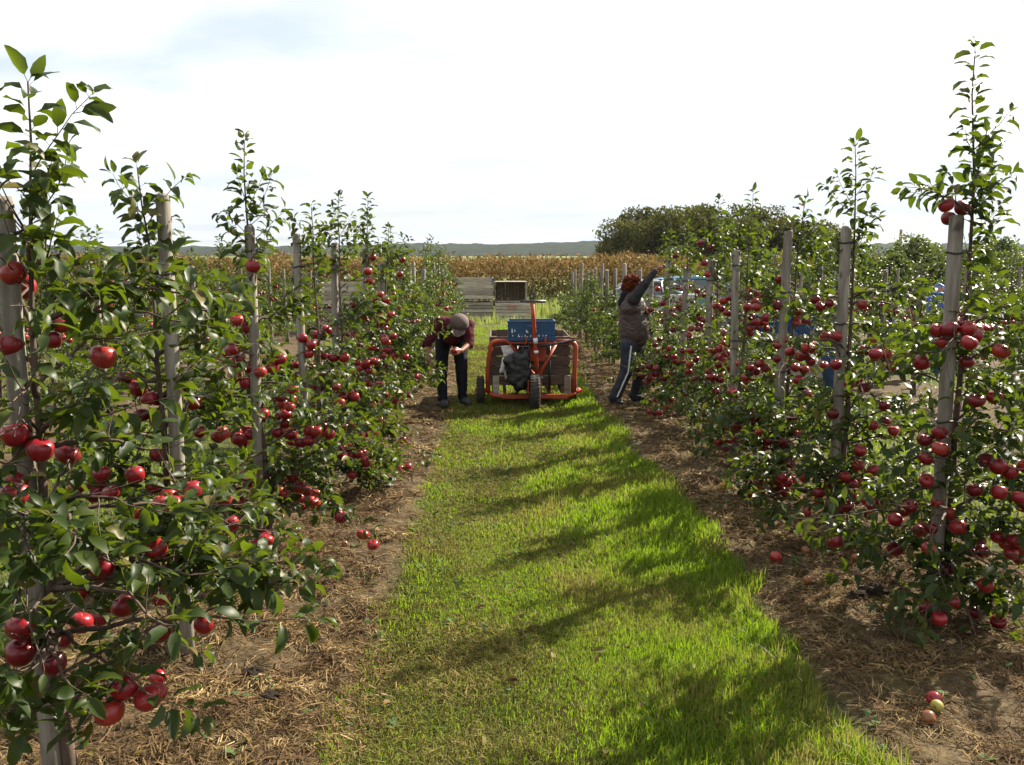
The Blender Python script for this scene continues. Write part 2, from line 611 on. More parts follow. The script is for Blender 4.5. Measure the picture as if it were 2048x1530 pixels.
def ground_mat():
    m, t, out = newmat('ground_soil')
    pos = gpos(t)
    s = t.nodes.new('ShaderNodeSeparateXYZ')
    t.links.new(pos, s.inputs[0])
    wr = t.nodes.new('ShaderNodeMath')
    wr.operation = 'WRAP'
    t.links.new(s.outputs[0], wr.inputs[0])
    wr.inputs[1].default_value = LANEC + ROWP / 2
    wr.inputs[2].default_value = LANEC - ROWP / 2
    u = math_n(t, 'ABSOLUTE', math_n(t, 'SUBTRACT', wr.outputs[0], LANEC))
    edge = noise_n(t, pos, 4.5, 4, 0.6)
    u2 = math_n(t, 'ADD', u, math_n(t, 'MULTIPLY', math_n(t, 'SUBTRACT', edge, 0.5), 0.35))
    strip = t.nodes.new('ShaderNodeMapRange')
    strip.interpolation_type = 'SMOOTHSTEP'
    strip.inputs['From Min'].default_value = 0.86
    strip.inputs['From Max'].default_value = 1.0
    t.links.new(u2, strip.inputs['Value'])
    far = t.nodes.new('ShaderNodeMapRange')
    far.inputs['From Min'].default_value = 26
    far.inputs['From Max'].default_value = 30
    t.links.new(s.outputs[1], far.inputs['Value'])
    stripf = math_n(t, 'MULTIPLY', strip.outputs[0], math_n(t, 'SUBTRACT', 1.0, far.outputs[0]))
    n1 = noise_n(t, pos, 11, 6, 0.65, 0.6)
    n2 = noise_n(t, pos, 60, 4, 0.7, 0.5)
    n3 = noise_n(t, pos, 2.2, 4, 0.6)
    mixn = math_n(t, 'ADD', math_n(t, 'MULTIPLY', n1, 0.55), math_n(t, 'MULTIPLY', n2, 0.45))
    straw = ramp_n(t, mixn, [(0.33, (0.022, 0.014, 0.008)), (0.46, (0.048, 0.033, 0.017)), (0.56, (0.088, 0.064, 0.032)), (0.70, (0.165, 0.125, 0.066))])
    moss = ramp_n(t, n3, [(0.56, (0, 0, 0)), (0.68, (1, 1, 1))])
    straw = mix_n(t, math_n(t, 'MULTIPLY', moss, 0.55), straw, (0.075, 0.066, 0.012))
    turf = ramp_n(t, mixn, [(0.35, (0.020, 0.026, 0.006)), (0.5, (0.036, 0.046, 0.009)), (0.66, (0.085, 0.075, 0.025))])
    mead = ramp_n(t, n1, [(0.35, (0.055, 0.085, 0.016)), (0.65, (0.12, 0.15, 0.035))])
    col = mix_n(t, far.outputs[0], turf, mead)
    col = mix_n(t, stripf, col, straw)
    b = principled(t, col, 0.95, 0.15)
    bump(t, b, mixn, 0.9, 0.03)
    t.links.new(b.outputs[0], out.inputs[0])
    return m


M['ground'] = ground_mat()


def blade_mat(name, stops, dry, drylo, dryhi, trans=0.42, tcol=(0.30, 0.42, 0.04), nscale=1.3, rough=0.5, spec=0.3):
    m, t, out = newmat(name)
    g = t.nodes.new('ShaderNodeNewGeometry')
    r = g.outputs['Random Per Island']
    col = ramp_n(t, r, stops)
    nz = noise_n(t, g.outputs['Position'], nscale, 4, 0.6)
    d = t.nodes.new('ShaderNodeMapRange')
    d.inputs['From Min'].default_value = drylo
    d.inputs['From Max'].default_value = dryhi
    t.links.new(math_n(t, 'ADD', nz, math_n(t, 'MULTIPLY', math_n(t, 'SUBTRACT', r, 0.5), 0.3)), d.inputs['Value'])
    col = mix_n(t, d.outputs[0], col, dry)
    b = principled(t, col, rough, spec)
    tr = t.nodes.new('ShaderNodeBsdfTranslucent')
    t.links.new(mix_n(t, d.outputs[0], tcol, tuple(c * 1.2 for c in dry)), tr.inputs[0])
    mx = t.nodes.new('ShaderNodeMixShader')
    mx.inputs[0].default_value = trans
    t.links.new(b.outputs[0], mx.inputs[1])
    t.links.new(tr.outputs[0], mx.inputs[2])
    t.links.new(mx.outputs[0], out.inputs[0])
    return m


M['grass'] = blade_mat('grass_blade', [(0.0, (0.028, 0.066, 0.004)), (0.5, (0.055, 0.104, 0.007)), (0.82, (0.10, 0.136, 0.012)), (0.96, (0.21, 0.175, 0.055))],
                       (0.19, 0.155, 0.045), 0.46, 0.70, 0.44, (0.23, 0.37, 0.010))
M['tallgrass'] = blade_mat('tall_grass_blade', [(0.0, (0.07, 0.11, 0.02)), (0.6, (0.12, 0.16, 0.035)), (1.0, (0.24, 0.23, 0.09))],
                           (0.25, 0.22, 0.10), 0.50, 0.75, 0.35, (0.30, 0.38, 0.06), 0.5)
M['straw'] = blade_mat('straw_strand', [(0.0, (0.04, 0.024, 0.011)), (0.30, (0.108, 0.074, 0.034)), (0.70, (0.27, 0.19, 0.088)), (0.94, (0.40, 0.295, 0.145)), (1.0, (0.52, 0.44, 0.30))],
                       (0.10, 0.062, 0.034), 0.44, 0.62, 0.12, (0.3, 0.2, 0.1), 5.0, 0.85, 0.06)
M['thatch'] = blade_mat('dry_thatch', [(0.0, (0.045, 0.040, 0.012)), (0.4, (0.11, 0.090, 0.028)), (0.8, (0.20, 0.155, 0.055)), (1.0, (0.32, 0.25, 0.11))],
                        (0.07, 0.075, 0.018), 0.45, 0.65, 0.2, (0.25, 0.2, 0.06), 3.0, 0.85, 0.06)
M['weed'] = leaf_mat('weed_leaf', [(0.0, (0.05, 0.10, 0.02)), (1.0, (0.10, 0.17, 0.04))], (0.07, 0.11, 0.04), 0.8, 0.3, (0.2, 0.3, 0.02), 0.1)


def crop_mat():
    m, t, out = newmat('brown_crop_leaf')
    g = t.nodes.new('ShaderNodeNewGeometry')
    r = g.outputs['Random Per Island']
    s = t.nodes.new('ShaderNodeSeparateXYZ')
    t.links.new(g.outputs['Position'], s.inputs[0])
    nz = noise_n(t, g.outputs['Position'], 0.7, 3)
    up = t.nodes.new('ShaderNodeMapRange')
    up.inputs['From Min'].default_value = -0.3
    up.inputs['From Max'].default_value = 1.0
    t.links.new(math_n(t, 'ADD', s.outputs[2], math_n(t, 'MULTIPLY', math_n(t, 'SUBTRACT', nz, 0.5), 2.4)), up.inputs['Value'])
    brown = ramp_n(t, r, [(0.0, (0.075, 0.042, 0.014)), (0.4, (0.150, 0.088, 0.026)), (0.8, (0.22, 0.145, 0.050)), (1.0, (0.14, 0.13, 0.035))])
    green = ramp_n(t, r, [(0.0, (0.035, 0.045, 0.012)), (0.6, (0.075, 0.080, 0.020)), (1.0, (0.15, 0.10, 0.035))])
    col = mix_n(t, up.outputs[0], green, brown)
    b = principled(t, col, 0.75, 0.2)
    tr = t.nodes.new('ShaderNodeBsdfTranslucent')
    t.links.new(col, tr.inputs[0])
    mx = t.nodes.new('ShaderNodeMixShader')
    mx.inputs[0].default_value = 0.3
    t.links.new(b.outputs[0], mx.inputs[1])
    t.links.new(tr.outputs[0], mx.inputs[2])
    t.links.new(mx.outputs[0], out.inputs[0])
    return m


M['crop'] = crop_mat()
M['wood_leaf'] = leaf_mat('wood_leaf', [(0.0, (0.012, 0.020, 0.006)), (0.5, (0.028, 0.036, 0.009)), (0.85, (0.060, 0.056, 0.012)), (1.0, (0.10, 0.075, 0.018))],
                          (0.07, 0.075, 0.02), 0.75, 0.26, (0.12, 0.13, 0.012), 0.15, 0.9)
M['orchard_leaf'] = leaf_mat('orchard_leaf', [(0.0, (0.020, 0.036, 0.009)), (0.5, (0.038, 0.056, 0.014)), (0.9, (0.068, 0.082, 0.02)), (1.0, (0.11, 0.085, 0.026))],
                             (0.10, 0.13, 0.06), 0.5, 0.28, (0.16, 0.22, 0.02), 0.25, 0.6)
M['hill'] = simple_mat('wooded_hill', (0.017, 0.024, 0.010), (0.005, 0.008, 0.004), rough=1.0, spec=0.0, scale=0.05, detail=10)

# ---------------------------------------------------------------- the ground sheet
def axis(lo, hi, step, far_lo, far_hi, grow):
    a = list(np.arange(lo, hi, step))
    s = step
    x = a[-1]
    while x < far_hi:
        s *= grow
        x += s
        a.append(x)
    s = step
    x = a[0]
    pre = []
    while x > far_lo:
        s *= grow
        x -= s
        pre.append(x)
    return np.array(pre[::-1] + a)


xs = axis(-2.6, 3.5, 0.045, -3000, 3000, 1.13)
ys = axis(1.9, 9.5, 0.05, -40, 3000, 1.075)
XX, YY = np.meshgrid(xs, ys)
ZZ = gz(XX, YY)
nx_, ny_ = len(xs), len(ys)
Vg = np.stack([XX.ravel(), YY.ravel(), ZZ.ravel()], 1)
ii, jj = np.meshgrid(np.arange(nx_ - 1), np.arange(ny_ - 1))
b0 = (jj * nx_ + ii).ravel()
Tq = np.stack([b0, b0 + 1, b0 + nx_ + 1, b0 + nx_], 1)
setp(obj('ground', mesh_np('ground', Vg, Tq, [M['ground']], True)), kind='structure')

# hills
hx = np.arange(-1300, 1301, 4.0)
hy = np.concatenate([np.arange(1150, 1420, 9.0), np.arange(1420, 2200, 60.0)])
HX, HY = np.meshgrid(hx, hy)
tt = np.clip((HY - 1150) / 240.0, 0, 1)
tt = np.sqrt(tt)
crest = 15.5 + 3.5 * np.clip((HX + 150) / 400, -1, 1) + 3.0 * vnoise(HX / 260, HX * 0, 11) + 1.2 * vnoise(HX / 90, HX * 0, 12)
HZ = -2.0 + (crest + 2.0) * tt + (0.8 + 1.6 * tt) * (vnoise(HX / 10, HY / 12, 13) * 0.8 + vnoise(HX / 30, HY / 30, 14) * 0.8)
HZ = np.where(HY < 1152, -3.0, HZ)
nx_, ny_ = len(hx), len(hy)
ii, jj = np.meshgrid(np.arange(nx_ - 1), np.arange(ny_ - 1))
b0 = (jj * nx_ + ii).ravel()
setp(obj('hills', mesh_np('hills', np.stack([HX.ravel(), HY.ravel(), HZ.ravel()], 1), np.stack([b0, b0 + 1, b0 + nx_ + 1, b0 + nx_], 1), [M['hill']], True)), kind='structure')

# ---------------------------------------------------------------- grass, straw, crop (stuff)
RNG = np.random.default_rng(7)


def blades(name, x, y, h, wd, mat, lean=0.45, label=None, cat=None):
    n = len(x)
    z = gz(x, y) - 0.004
    a = RNG.uniform(0, 2 * np.pi, n)
    la = RNG.uniform(0, 2 * np.pi, n)
    lm = np.abs(RNG.normal(0, lean, n)) * h
    dx, dy = np.cos(a) * wd * 0.5, np.sin(a) * wd * 0.5
    lx, ly = np.cos(la) * lm, np.sin(la) * lm
    V = np.empty((n, 5, 3))
    V[:, 0] = np.stack([x - dx, y - dy, z], 1)
    V[:, 1] = np.stack([x + dx, y + dy, z], 1)
    V[:, 2] = np.stack([x - dx * .8 + lx * .35, y - dy * .8 + ly * .35, z + h * .55], 1)
    V[:, 3] = np.stack([x + dx * .8 + lx * .35, y + dy * .8 + ly * .35, z + h * .55], 1)
    V[:, 4] = np.stack([x + lx, y + ly, z + h * np.sqrt(np.clip(1 - (lm / h) ** 2 * 0.6, 0.1, 1))], 1)
    base = (np.arange(n) * 5)[:, None, None]
    T = base + np.array([[0, 1, 3], [0, 3, 2], [2, 3, 4]])[None]
    o = obj(name, mesh_np(name, V.reshape(-1, 3), T.reshape(-1, 3), [mat]))
    return setp(o, label, cat, kind='stuff')


def sample(n, x0, x1, y0, y1, dens):
    """rejection sample with density function 0..1"""
    x = RNG.uniform(x0, x1, n)
    y = RNG.uniform(y0, y1, n)
    k = RNG.uniform(0, 1, n) < dens(x, y)
    return x[k], y[k]


def lane_d(x, y):
    u = laneu(x)
    e = LANEH + 0.05 + 0.10 * vnoise(x * 3, y * 2.2, 21) + 0.05 * vnoise(x * 9, y * 9, 22)
    ins = np.clip((e - u) / 0.10, 0, 1)
    worn = 0.80 + 0.55 * vnoise(x * 1.6, y * 1.1, 23) + 0.25 * vnoise(x * 5, y * 4, 24)
    rt = np.clip((x - LANEC + 0.2) / 0.7, 0, 1)
    worn = np.clip(worn + 0.3 * rt, 0.30, 1)
    fall = np.minimum(1, (4.2 / np.maximum(y, 1)) ** 1.35)
    return ins * worn * fall


gx, gy = sample(590000, -0.75, 1.55, 2.0, 27, lane_d)
rt = np.clip((gx - LANEC) / 0.9, -1, 1)
gh = (0.038 + 0.020 * rt + 0.018 * vnoise(gx * 2.3, gy * 2.0, 25)) * RNG.uniform(0.6, 1.5, len(gx))
gh = np.clip(gh, 0.018, 0.13)
edge = laneu(gx) > 0.80
gh = gh * np.where(edge, 1.25, 1.0)
blades('lane_grass', gx, gy, gh, (0.0030 + 0.0006 * gy) * RNG.uniform(0.7, 1.3, len(gx)), M['grass'], 0.5, 'short green and yellowing grass of the lane between the tree rows', 'grass')


gx, gy = sample(200000, -0.75, 1.55, 2.0, 5.6, lambda x, y: np.clip(lane_d(x, y) * 1.1 + 0.12 * (laneu(x) < 0.85), 0, 1) * np.clip((5.8 - y) / 2.0, 0, 1))
rt = np.clip((gx - LANEC) / 0.9, -1, 1)
gh = np.clip((0.030 + 0.018 * rt) * RNG.uniform(0.5, 1.5, len(gx)), 0.012, 0.10)
blades('lane_undergrass', gx, gy, gh, 0.0030 * RNG.uniform(0.6, 1.3, len(gx)), M['grass'], 0.6, 'fine short undergrass in the nearest stretch of the lane', 'grass')


def thatch_d(x, y):
    u = laneu(x)
    return np.clip((LANEH + 0.06 - u) / 0.12, 0, 1) * np.clip(0.5 + 0.6 * vnoise(x * 1.9, y * 1.4, 61) - 0.25 * np.clip(x - LANEC, -1, 1), 0.1, 1) * np.minimum(1, (3.8 / np.maximum(y, 1)) ** 1.4)


def side_d(x, y):
    u = laneu(x)
    ins = np.clip((LANEH + 0.08 * vnoise(x * 3, y * 2, 27) - u) / 0.12, 0, 1) * ((x < -1.0) | (x > 1.8))
    return ins * np.minimum(1, (6.0 / np.maximum(y, 1)) ** 1.3)


gx, gy = sample(200000, -9.2, 9.2, 3.0, 26, side_d)
blades('side_lane_grass', gx, gy, RNG.uniform(0.03, 0.085, len(gx)), 0.005 + 0.0007 * gy, M['grass'], 0.5, 'grass of the neighbouring lanes seen between the apple trees', 'grass')

# tall rough grass around the wooden bins and at the end of the lane
def tall_d(x, y):
    inb = ((x > -2.4) & (x < 2.05) & (y > 29.0) & (y < 31.6))
    return np.where(inb, 0.0, 1.0) * (0.4 + 0.6 * (vnoise(x * .8, y * .8, 31) > -0.3))


gx, gy = sample(16000, -7, 9, 27.5, 35.5, tall_d)
gh = np.where((gx > 1.2), RNG.uniform(0.25, 0.85, len(gx)), RNG.uniform(0.10, 0.35, len(gx)))
blades('tall_grass', gx, gy, gh, RNG.uniform(0.012, 0.03, len(gx)), M['tallgrass'], 0.35, 'tall rough grass growing around the stacked wooden bins', 'grass')


def strands(name, x, y, ln, wd, mat, lift=0.03, label=None, cat=None):
    n = len(x)
    a = RNG.uniform(0, 2 * np.pi, n)
    a2 = a + RNG.normal(0, 0.5, n)
    p0 = np.stack([x, y], 1)
    p1 = p0 + np.stack([np.cos(a), np.sin(a)], 1) * (ln * .5)[:, None]
    p2 = p1 + np.stack([np.cos(a2), np.sin(a2)], 1) * (ln * .5)[:, None]
    z0 = gz(p0[:, 0], p0[:, 1]) + RNG.uniform(0.0, 0.012, n)
    z1 = gz(p1[:, 0], p1[:, 1]) + np.abs(RNG.normal(0, lift, n)) * 0.7 + 0.004
    z2 = gz(p2[:, 0], p2[:, 1]) + np.abs(RNG.normal(0, lift, n)) + 0.002
    nx, ny = -np.sin(a) * wd * .5, np.cos(a) * wd * .5
    tz = RNG.uniform(-0.5, 0.5, n) * wd
    V = np.empty((n, 6, 3))
    for k, (p, z) in enumerate(((p0, z0), (p1, z1), (p2, z2))):
        V[:, 2 * k] = np.stack([p[:, 0] - nx, p[:, 1] - ny, z - tz], 1)
        V[:, 2 * k + 1] = np.stack([p[:, 0] + nx, p[:, 1] + ny, z + tz], 1)
    T = (np.arange(n) * 6)[:, None, None] + np.array([[0, 1, 3], [0, 3, 2], [2, 3, 5], [2, 5, 4]])[None]
    o = obj(name, mesh_np(name, V.reshape(-1, 3), T.reshape(-1, 3), [mat]))
    return setp(o, label, cat, kind='stuff')


def straw_d(x, y):
    u = laneu(x)
    ins = np.clip((u - 0.90 + 0.12 * vnoise(x * 3, y * 2.2, 21)) / 0.12, 0, 1)
    cl = np.clip(0.55 + 0.7 * vnoise(x * 4.5, y * 4.5, 33), 0.12, 1)
    return ins * cl * np.minimum(1, (3.6 / np.maximum(y, 1)) ** 1.4)


gx, gy = sample(900000, -2.7, 3.3, 1.9, 24, straw_d)
strands('straw_litter', gx, gy, RNG.uniform(0.025, 0.11, len(gx)) * (1 + gy * 0.03), (0.0012 + 0.0005 * gy) * RNG.uniform(0.6, 1.6, len(gx)), M['straw'], 0.012,
        'dry straw and dead grass lying under the apple trees', 'straw')

gx, gy = sample(420000, -0.75, 1.55, 2.0, 20, thatch_d)
strands('lane_thatch', gx, gy, RNG.uniform(0.015, 0.06, len(gx)) * (1 + gy * 0.03), (0.0012 + 0.0005 * gy) * RNG.uniform(0.6, 1.4, len(gx)), M['thatch'], 0.016, 'dry thatch between the grass blades of the lane', 'thatch')

# weeds in the strips
wv, wt = [], []
wr = random.Random(3)
for _ in range(130):
    x = wr.choice([wr.uniform(-1.5, -0.35), wr.uniform(1.25, 2.6), wr.uniform(-0.6, 0.2)])
    y = wr.uniform(2.6, 9.0)
    zb = gzf(x, y)
    for k in range(wr.randint(3, 7)):
        a = wr.uniform(0, 6.28)
        L = wr.uniform(0.02, 0.055)
        el = wr.uniform(0.2, 0.9)
        d = Vector((math.cos(a) * math.cos(el), math.sin(a) * math.cos(el), math.sin(el)))
        sd = Vector((-math.sin(a), math.cos(a), 0)) * L * 0.28
        p = Vector((x + wr.uniform(-.02, .02), y + wr.uniform(-.02, .02), zb + 0.004))
        b = len(wv)
        wv += [p, p + d * L * .5 + sd, p + d * L * .5 - sd, p + d * L + Vector((0, 0, -L * .25))]
        wt += [(b, b + 1, b + 2), (b + 1, b + 3, b + 2)]
setp(obj('weeds', mesh_np('weeds', np.array([tuple(v) for v in wv]), np.array(wt), [M['weed']])), 'small green weeds sprouting in the straw under the trees', 'weeds', kind='stuff')

# brown crop field behind the orchard
def quads(name, C, size, mat, label, cat, elong=2.2, kind='stuff'):
    n = len(C)
    d = RNG.normal(0, 1, (n, 3))
    d[:, 2] = np.abs(d[:, 2]) * 1.6 - 0.2
    d /= np.linalg.norm(d, axis=1)[:, None]
    e = RNG.normal(0, 1, (n, 3))
    s = np.cross(d, e)
    s /= np.linalg.norm(s, axis=1)[:, None]
    L = (size * elong * .5)[:, None]
    W_ = (size * .5)[:, None]
    V = np.empty((n, 4, 3))
    V[:, 0] = C - d * L
    V[:, 1] = C + s * W_
    V[:, 2] = C + d * L
    V[:, 3] = C - s * W_
    T = (np.arange(n) * 4)[:, None, None] + np.array([[0, 1, 2], [0, 2, 3]])[None]
    o = obj(name, mesh_np(name, V.reshape(-1, 3), T.reshape(-1, 3), [mat]))
    return setp(o, label, cat, kind=kind)


n = 140000
cx_ = RNG.uniform(-34, 16, n)
cyy = 35.5 + np.where(RNG.uniform(0, 1, n) < 0.62, RNG.exponential(2.6, n), RNG.uniform(0, 42, n))
cx_ = cx_ * (cyy / 36.0)
ht = 2.25 + 0.22 * vnoise(cx_ * .9, cyy * .9, 41) + 0.16 * vnoise(cx_ * 3.1, cyy * 3.1, 42)
ff = RNG.uniform(0.02, 1, n) ** 0.8
deep = cyy > 40
ff = np.where(deep, 0.6 + 0.4 * ff, ff)
ff = ff + np.where(RNG.uniform(0, 1, n) < 0.02, RNG.uniform(0, 0.14, n), 0)
quads('crop_field', np.stack([cx_, cyy, gz(cx_, cyy) + ht * ff], 1), RNG.uniform(0.034, 0.085, n) * (cyy / 36.0) ** 0.8, M['crop'], 'wide field of rust-brown crop plants below the wooded hills', 'crop', 3.4)

# ---------------------------------------------------------------- leaf and apple shapes
def leaf_template(fold, droop, twist, wave, asym=0.0):
    pet = 0.20
    ts = [0.0, 0.16, 0.42, 0.70, 0.89, 1.0]
    V, T = [], []

    def bend(x, y, z):
        k = droop
        yy = math.sin(k * y) / k if abs(k) > 1e-4 else y
        zz = -(1 - math.cos(k * y)) / k if abs(k) > 1e-4 else 0.0
        tw = twist * y
        x2 = x * math.cos(tw) - z * math.sin(tw)
        z2 = x * math.sin(tw) + z * math.cos(tw)
        ca, sa = math.cos(k * y), math.sin(k * y)
        return (x2, yy + z2 * sa, zz + z2 * ca)
    V += [bend(-0.010, 0, 0), bend(0.010, 0, 0), bend(0.010, pet, 0), bend(-0.010, pet, 0)]
    T += [(0, 1, 2), (0, 2, 3)]
    b = len(V)
    V.append(bend(0, pet, 0))
    for i, t in enumerate(ts[1:-1]):
        wd = 0.180 * math.sin(math.pi * t ** 0.78) ** 0.85
        y = pet + (1 - pet) * t
        wv_ = wave * (1 if i % 2 else -1) * 0.04
        V += [bend(-wd * (1 + asym), y, wd * math.tan(fold) + wv_), bend(0, y, 0), bend(wd * (1 - asym), y, wd * math.tan(fold) - wv_)]
    V.append(bend(0, 1.0, 0))
    e = len(V) - 1
    T += [(b, b + 2, b + 1), (b, b + 3, b + 2)]
    for i in range(3):
        o = b + 1 + 3 * i
        for k in (0, 1):
            T += [(o + k, o + k + 1, o + k + 4), (o + k, o + k + 4, o + k + 3)]
    o = b + 1 + 9
    T += [(o, o + 1, e), (o + 1, o + 2, e)]
    return np.array(V), np.array(T)


lr = random.Random(11)
LEAFT = [leaf_template(lr.uniform(0.25, 0.85), lr.uniform(0.6, 2.1), lr.uniform(-0.9, 0.9), lr.uniform(-1, 1), lr.uniform(-.12, .12)) for _ in range(12)]
LEAFM = [mesh_np('leaf', v, t, [M['leaf']], True) for v, t in LEAFT]


def leaves_mesh(name, L, mat):
    """L: list of (pos, dir, nrm, size, variant)"""
    Vs, Ts, off = [], [], 0
    A = np.array([[*p, *d, *n_, s, v] for p, d, n_, s, v in L])
    for k in range(len(LEAFT)):
        a = A[A[:, 10] == k]
        if not len(a):
            continue
        d = a[:, 3:6]
        nn = a[:, 6:9]
        sd = np.cross(d, nn)
        Rm = np.stack([sd, d, nn], 2) * a[:, 9][:, None, None]
        v, t = LEAFT[k]
        W_ = np.einsum('nij,vj->nvi', Rm, v) + a[:, None, 0:3]
        Vs.append(W_.reshape(-1, 3))
        Ts.append((np.arange(len(a))[:, None, None] * len(v) + t[None]).reshape(-1, 3) + off)
        off += len(a) * len(v)
    return mesh_np(name, np.concatenate(Vs), np.concatenate(Ts), [mat], True)


def apple_mesh(name, mat, sx=1.0, seed=0, n=18):
    rr = random.Random(seed)
    prof = [(0.0005, -0.80), (0.16, -0.87), (0.36, -0.90), (0.60, -0.80), (0.82, -0.55), (0.96, -0.2), (1.0, 0.12), (0.96, 0.42), (0.82, 0.68), (0.58, 0.84), (0.34, 0.86), (0.17, 0.76), (0.0005, 0.60)]
    mb = MB()
    mb.lathe(prof, n, 0)
    ax, ay = rr.uniform(-.05, .05), rr.uniform(-.05, .05)
    ph = rr.uniform(0, 6)
    for i, (x, y, z) in enumerate(mb.v):
        a = math.atan2(y, x)
        k = 1 + 0.025 * math.cos(5 * a + ph) * (0.5 - 0.5 * z) + 0.03 * math.cos(2 * a + ph)
        mb.v[i] = (x * k + ax * z, y * k + ay * z, z * sx * 0.96)
    mb.tube([(0, 0, 0.55), (0.05, 0.03, 0.95), (0.12, 0.05, 1.25)], 0.045, 4, 1)
    return mb.mesh(name, [mat, M['stalk']])


APPLES = [apple_mesh('apple', M['apple'], 1.0 - 0.05 * k, k) for k in range(4)]


def tube_np(V, T, pts, rad, n=5):
    """append tube to lists (numpy-ready)"""
    mb = MB()
    mb.tube(pts, rad, n, 0, False)
    o = len(V)
    V += mb.v
    for f in mb.f:
        T.append(tuple(i + o for i in f))


# ---------------------------------------------------------------- apple tree generator (local coordinates, base at origin)
def unit(v):
    return v.normalized() if v.length > 1e-8 else Vector((0, 0, 1))


def rvec(r):
    return Vector((r.gauss(0, 1), r.gauss(0, 1), r.gauss(0, 1)))


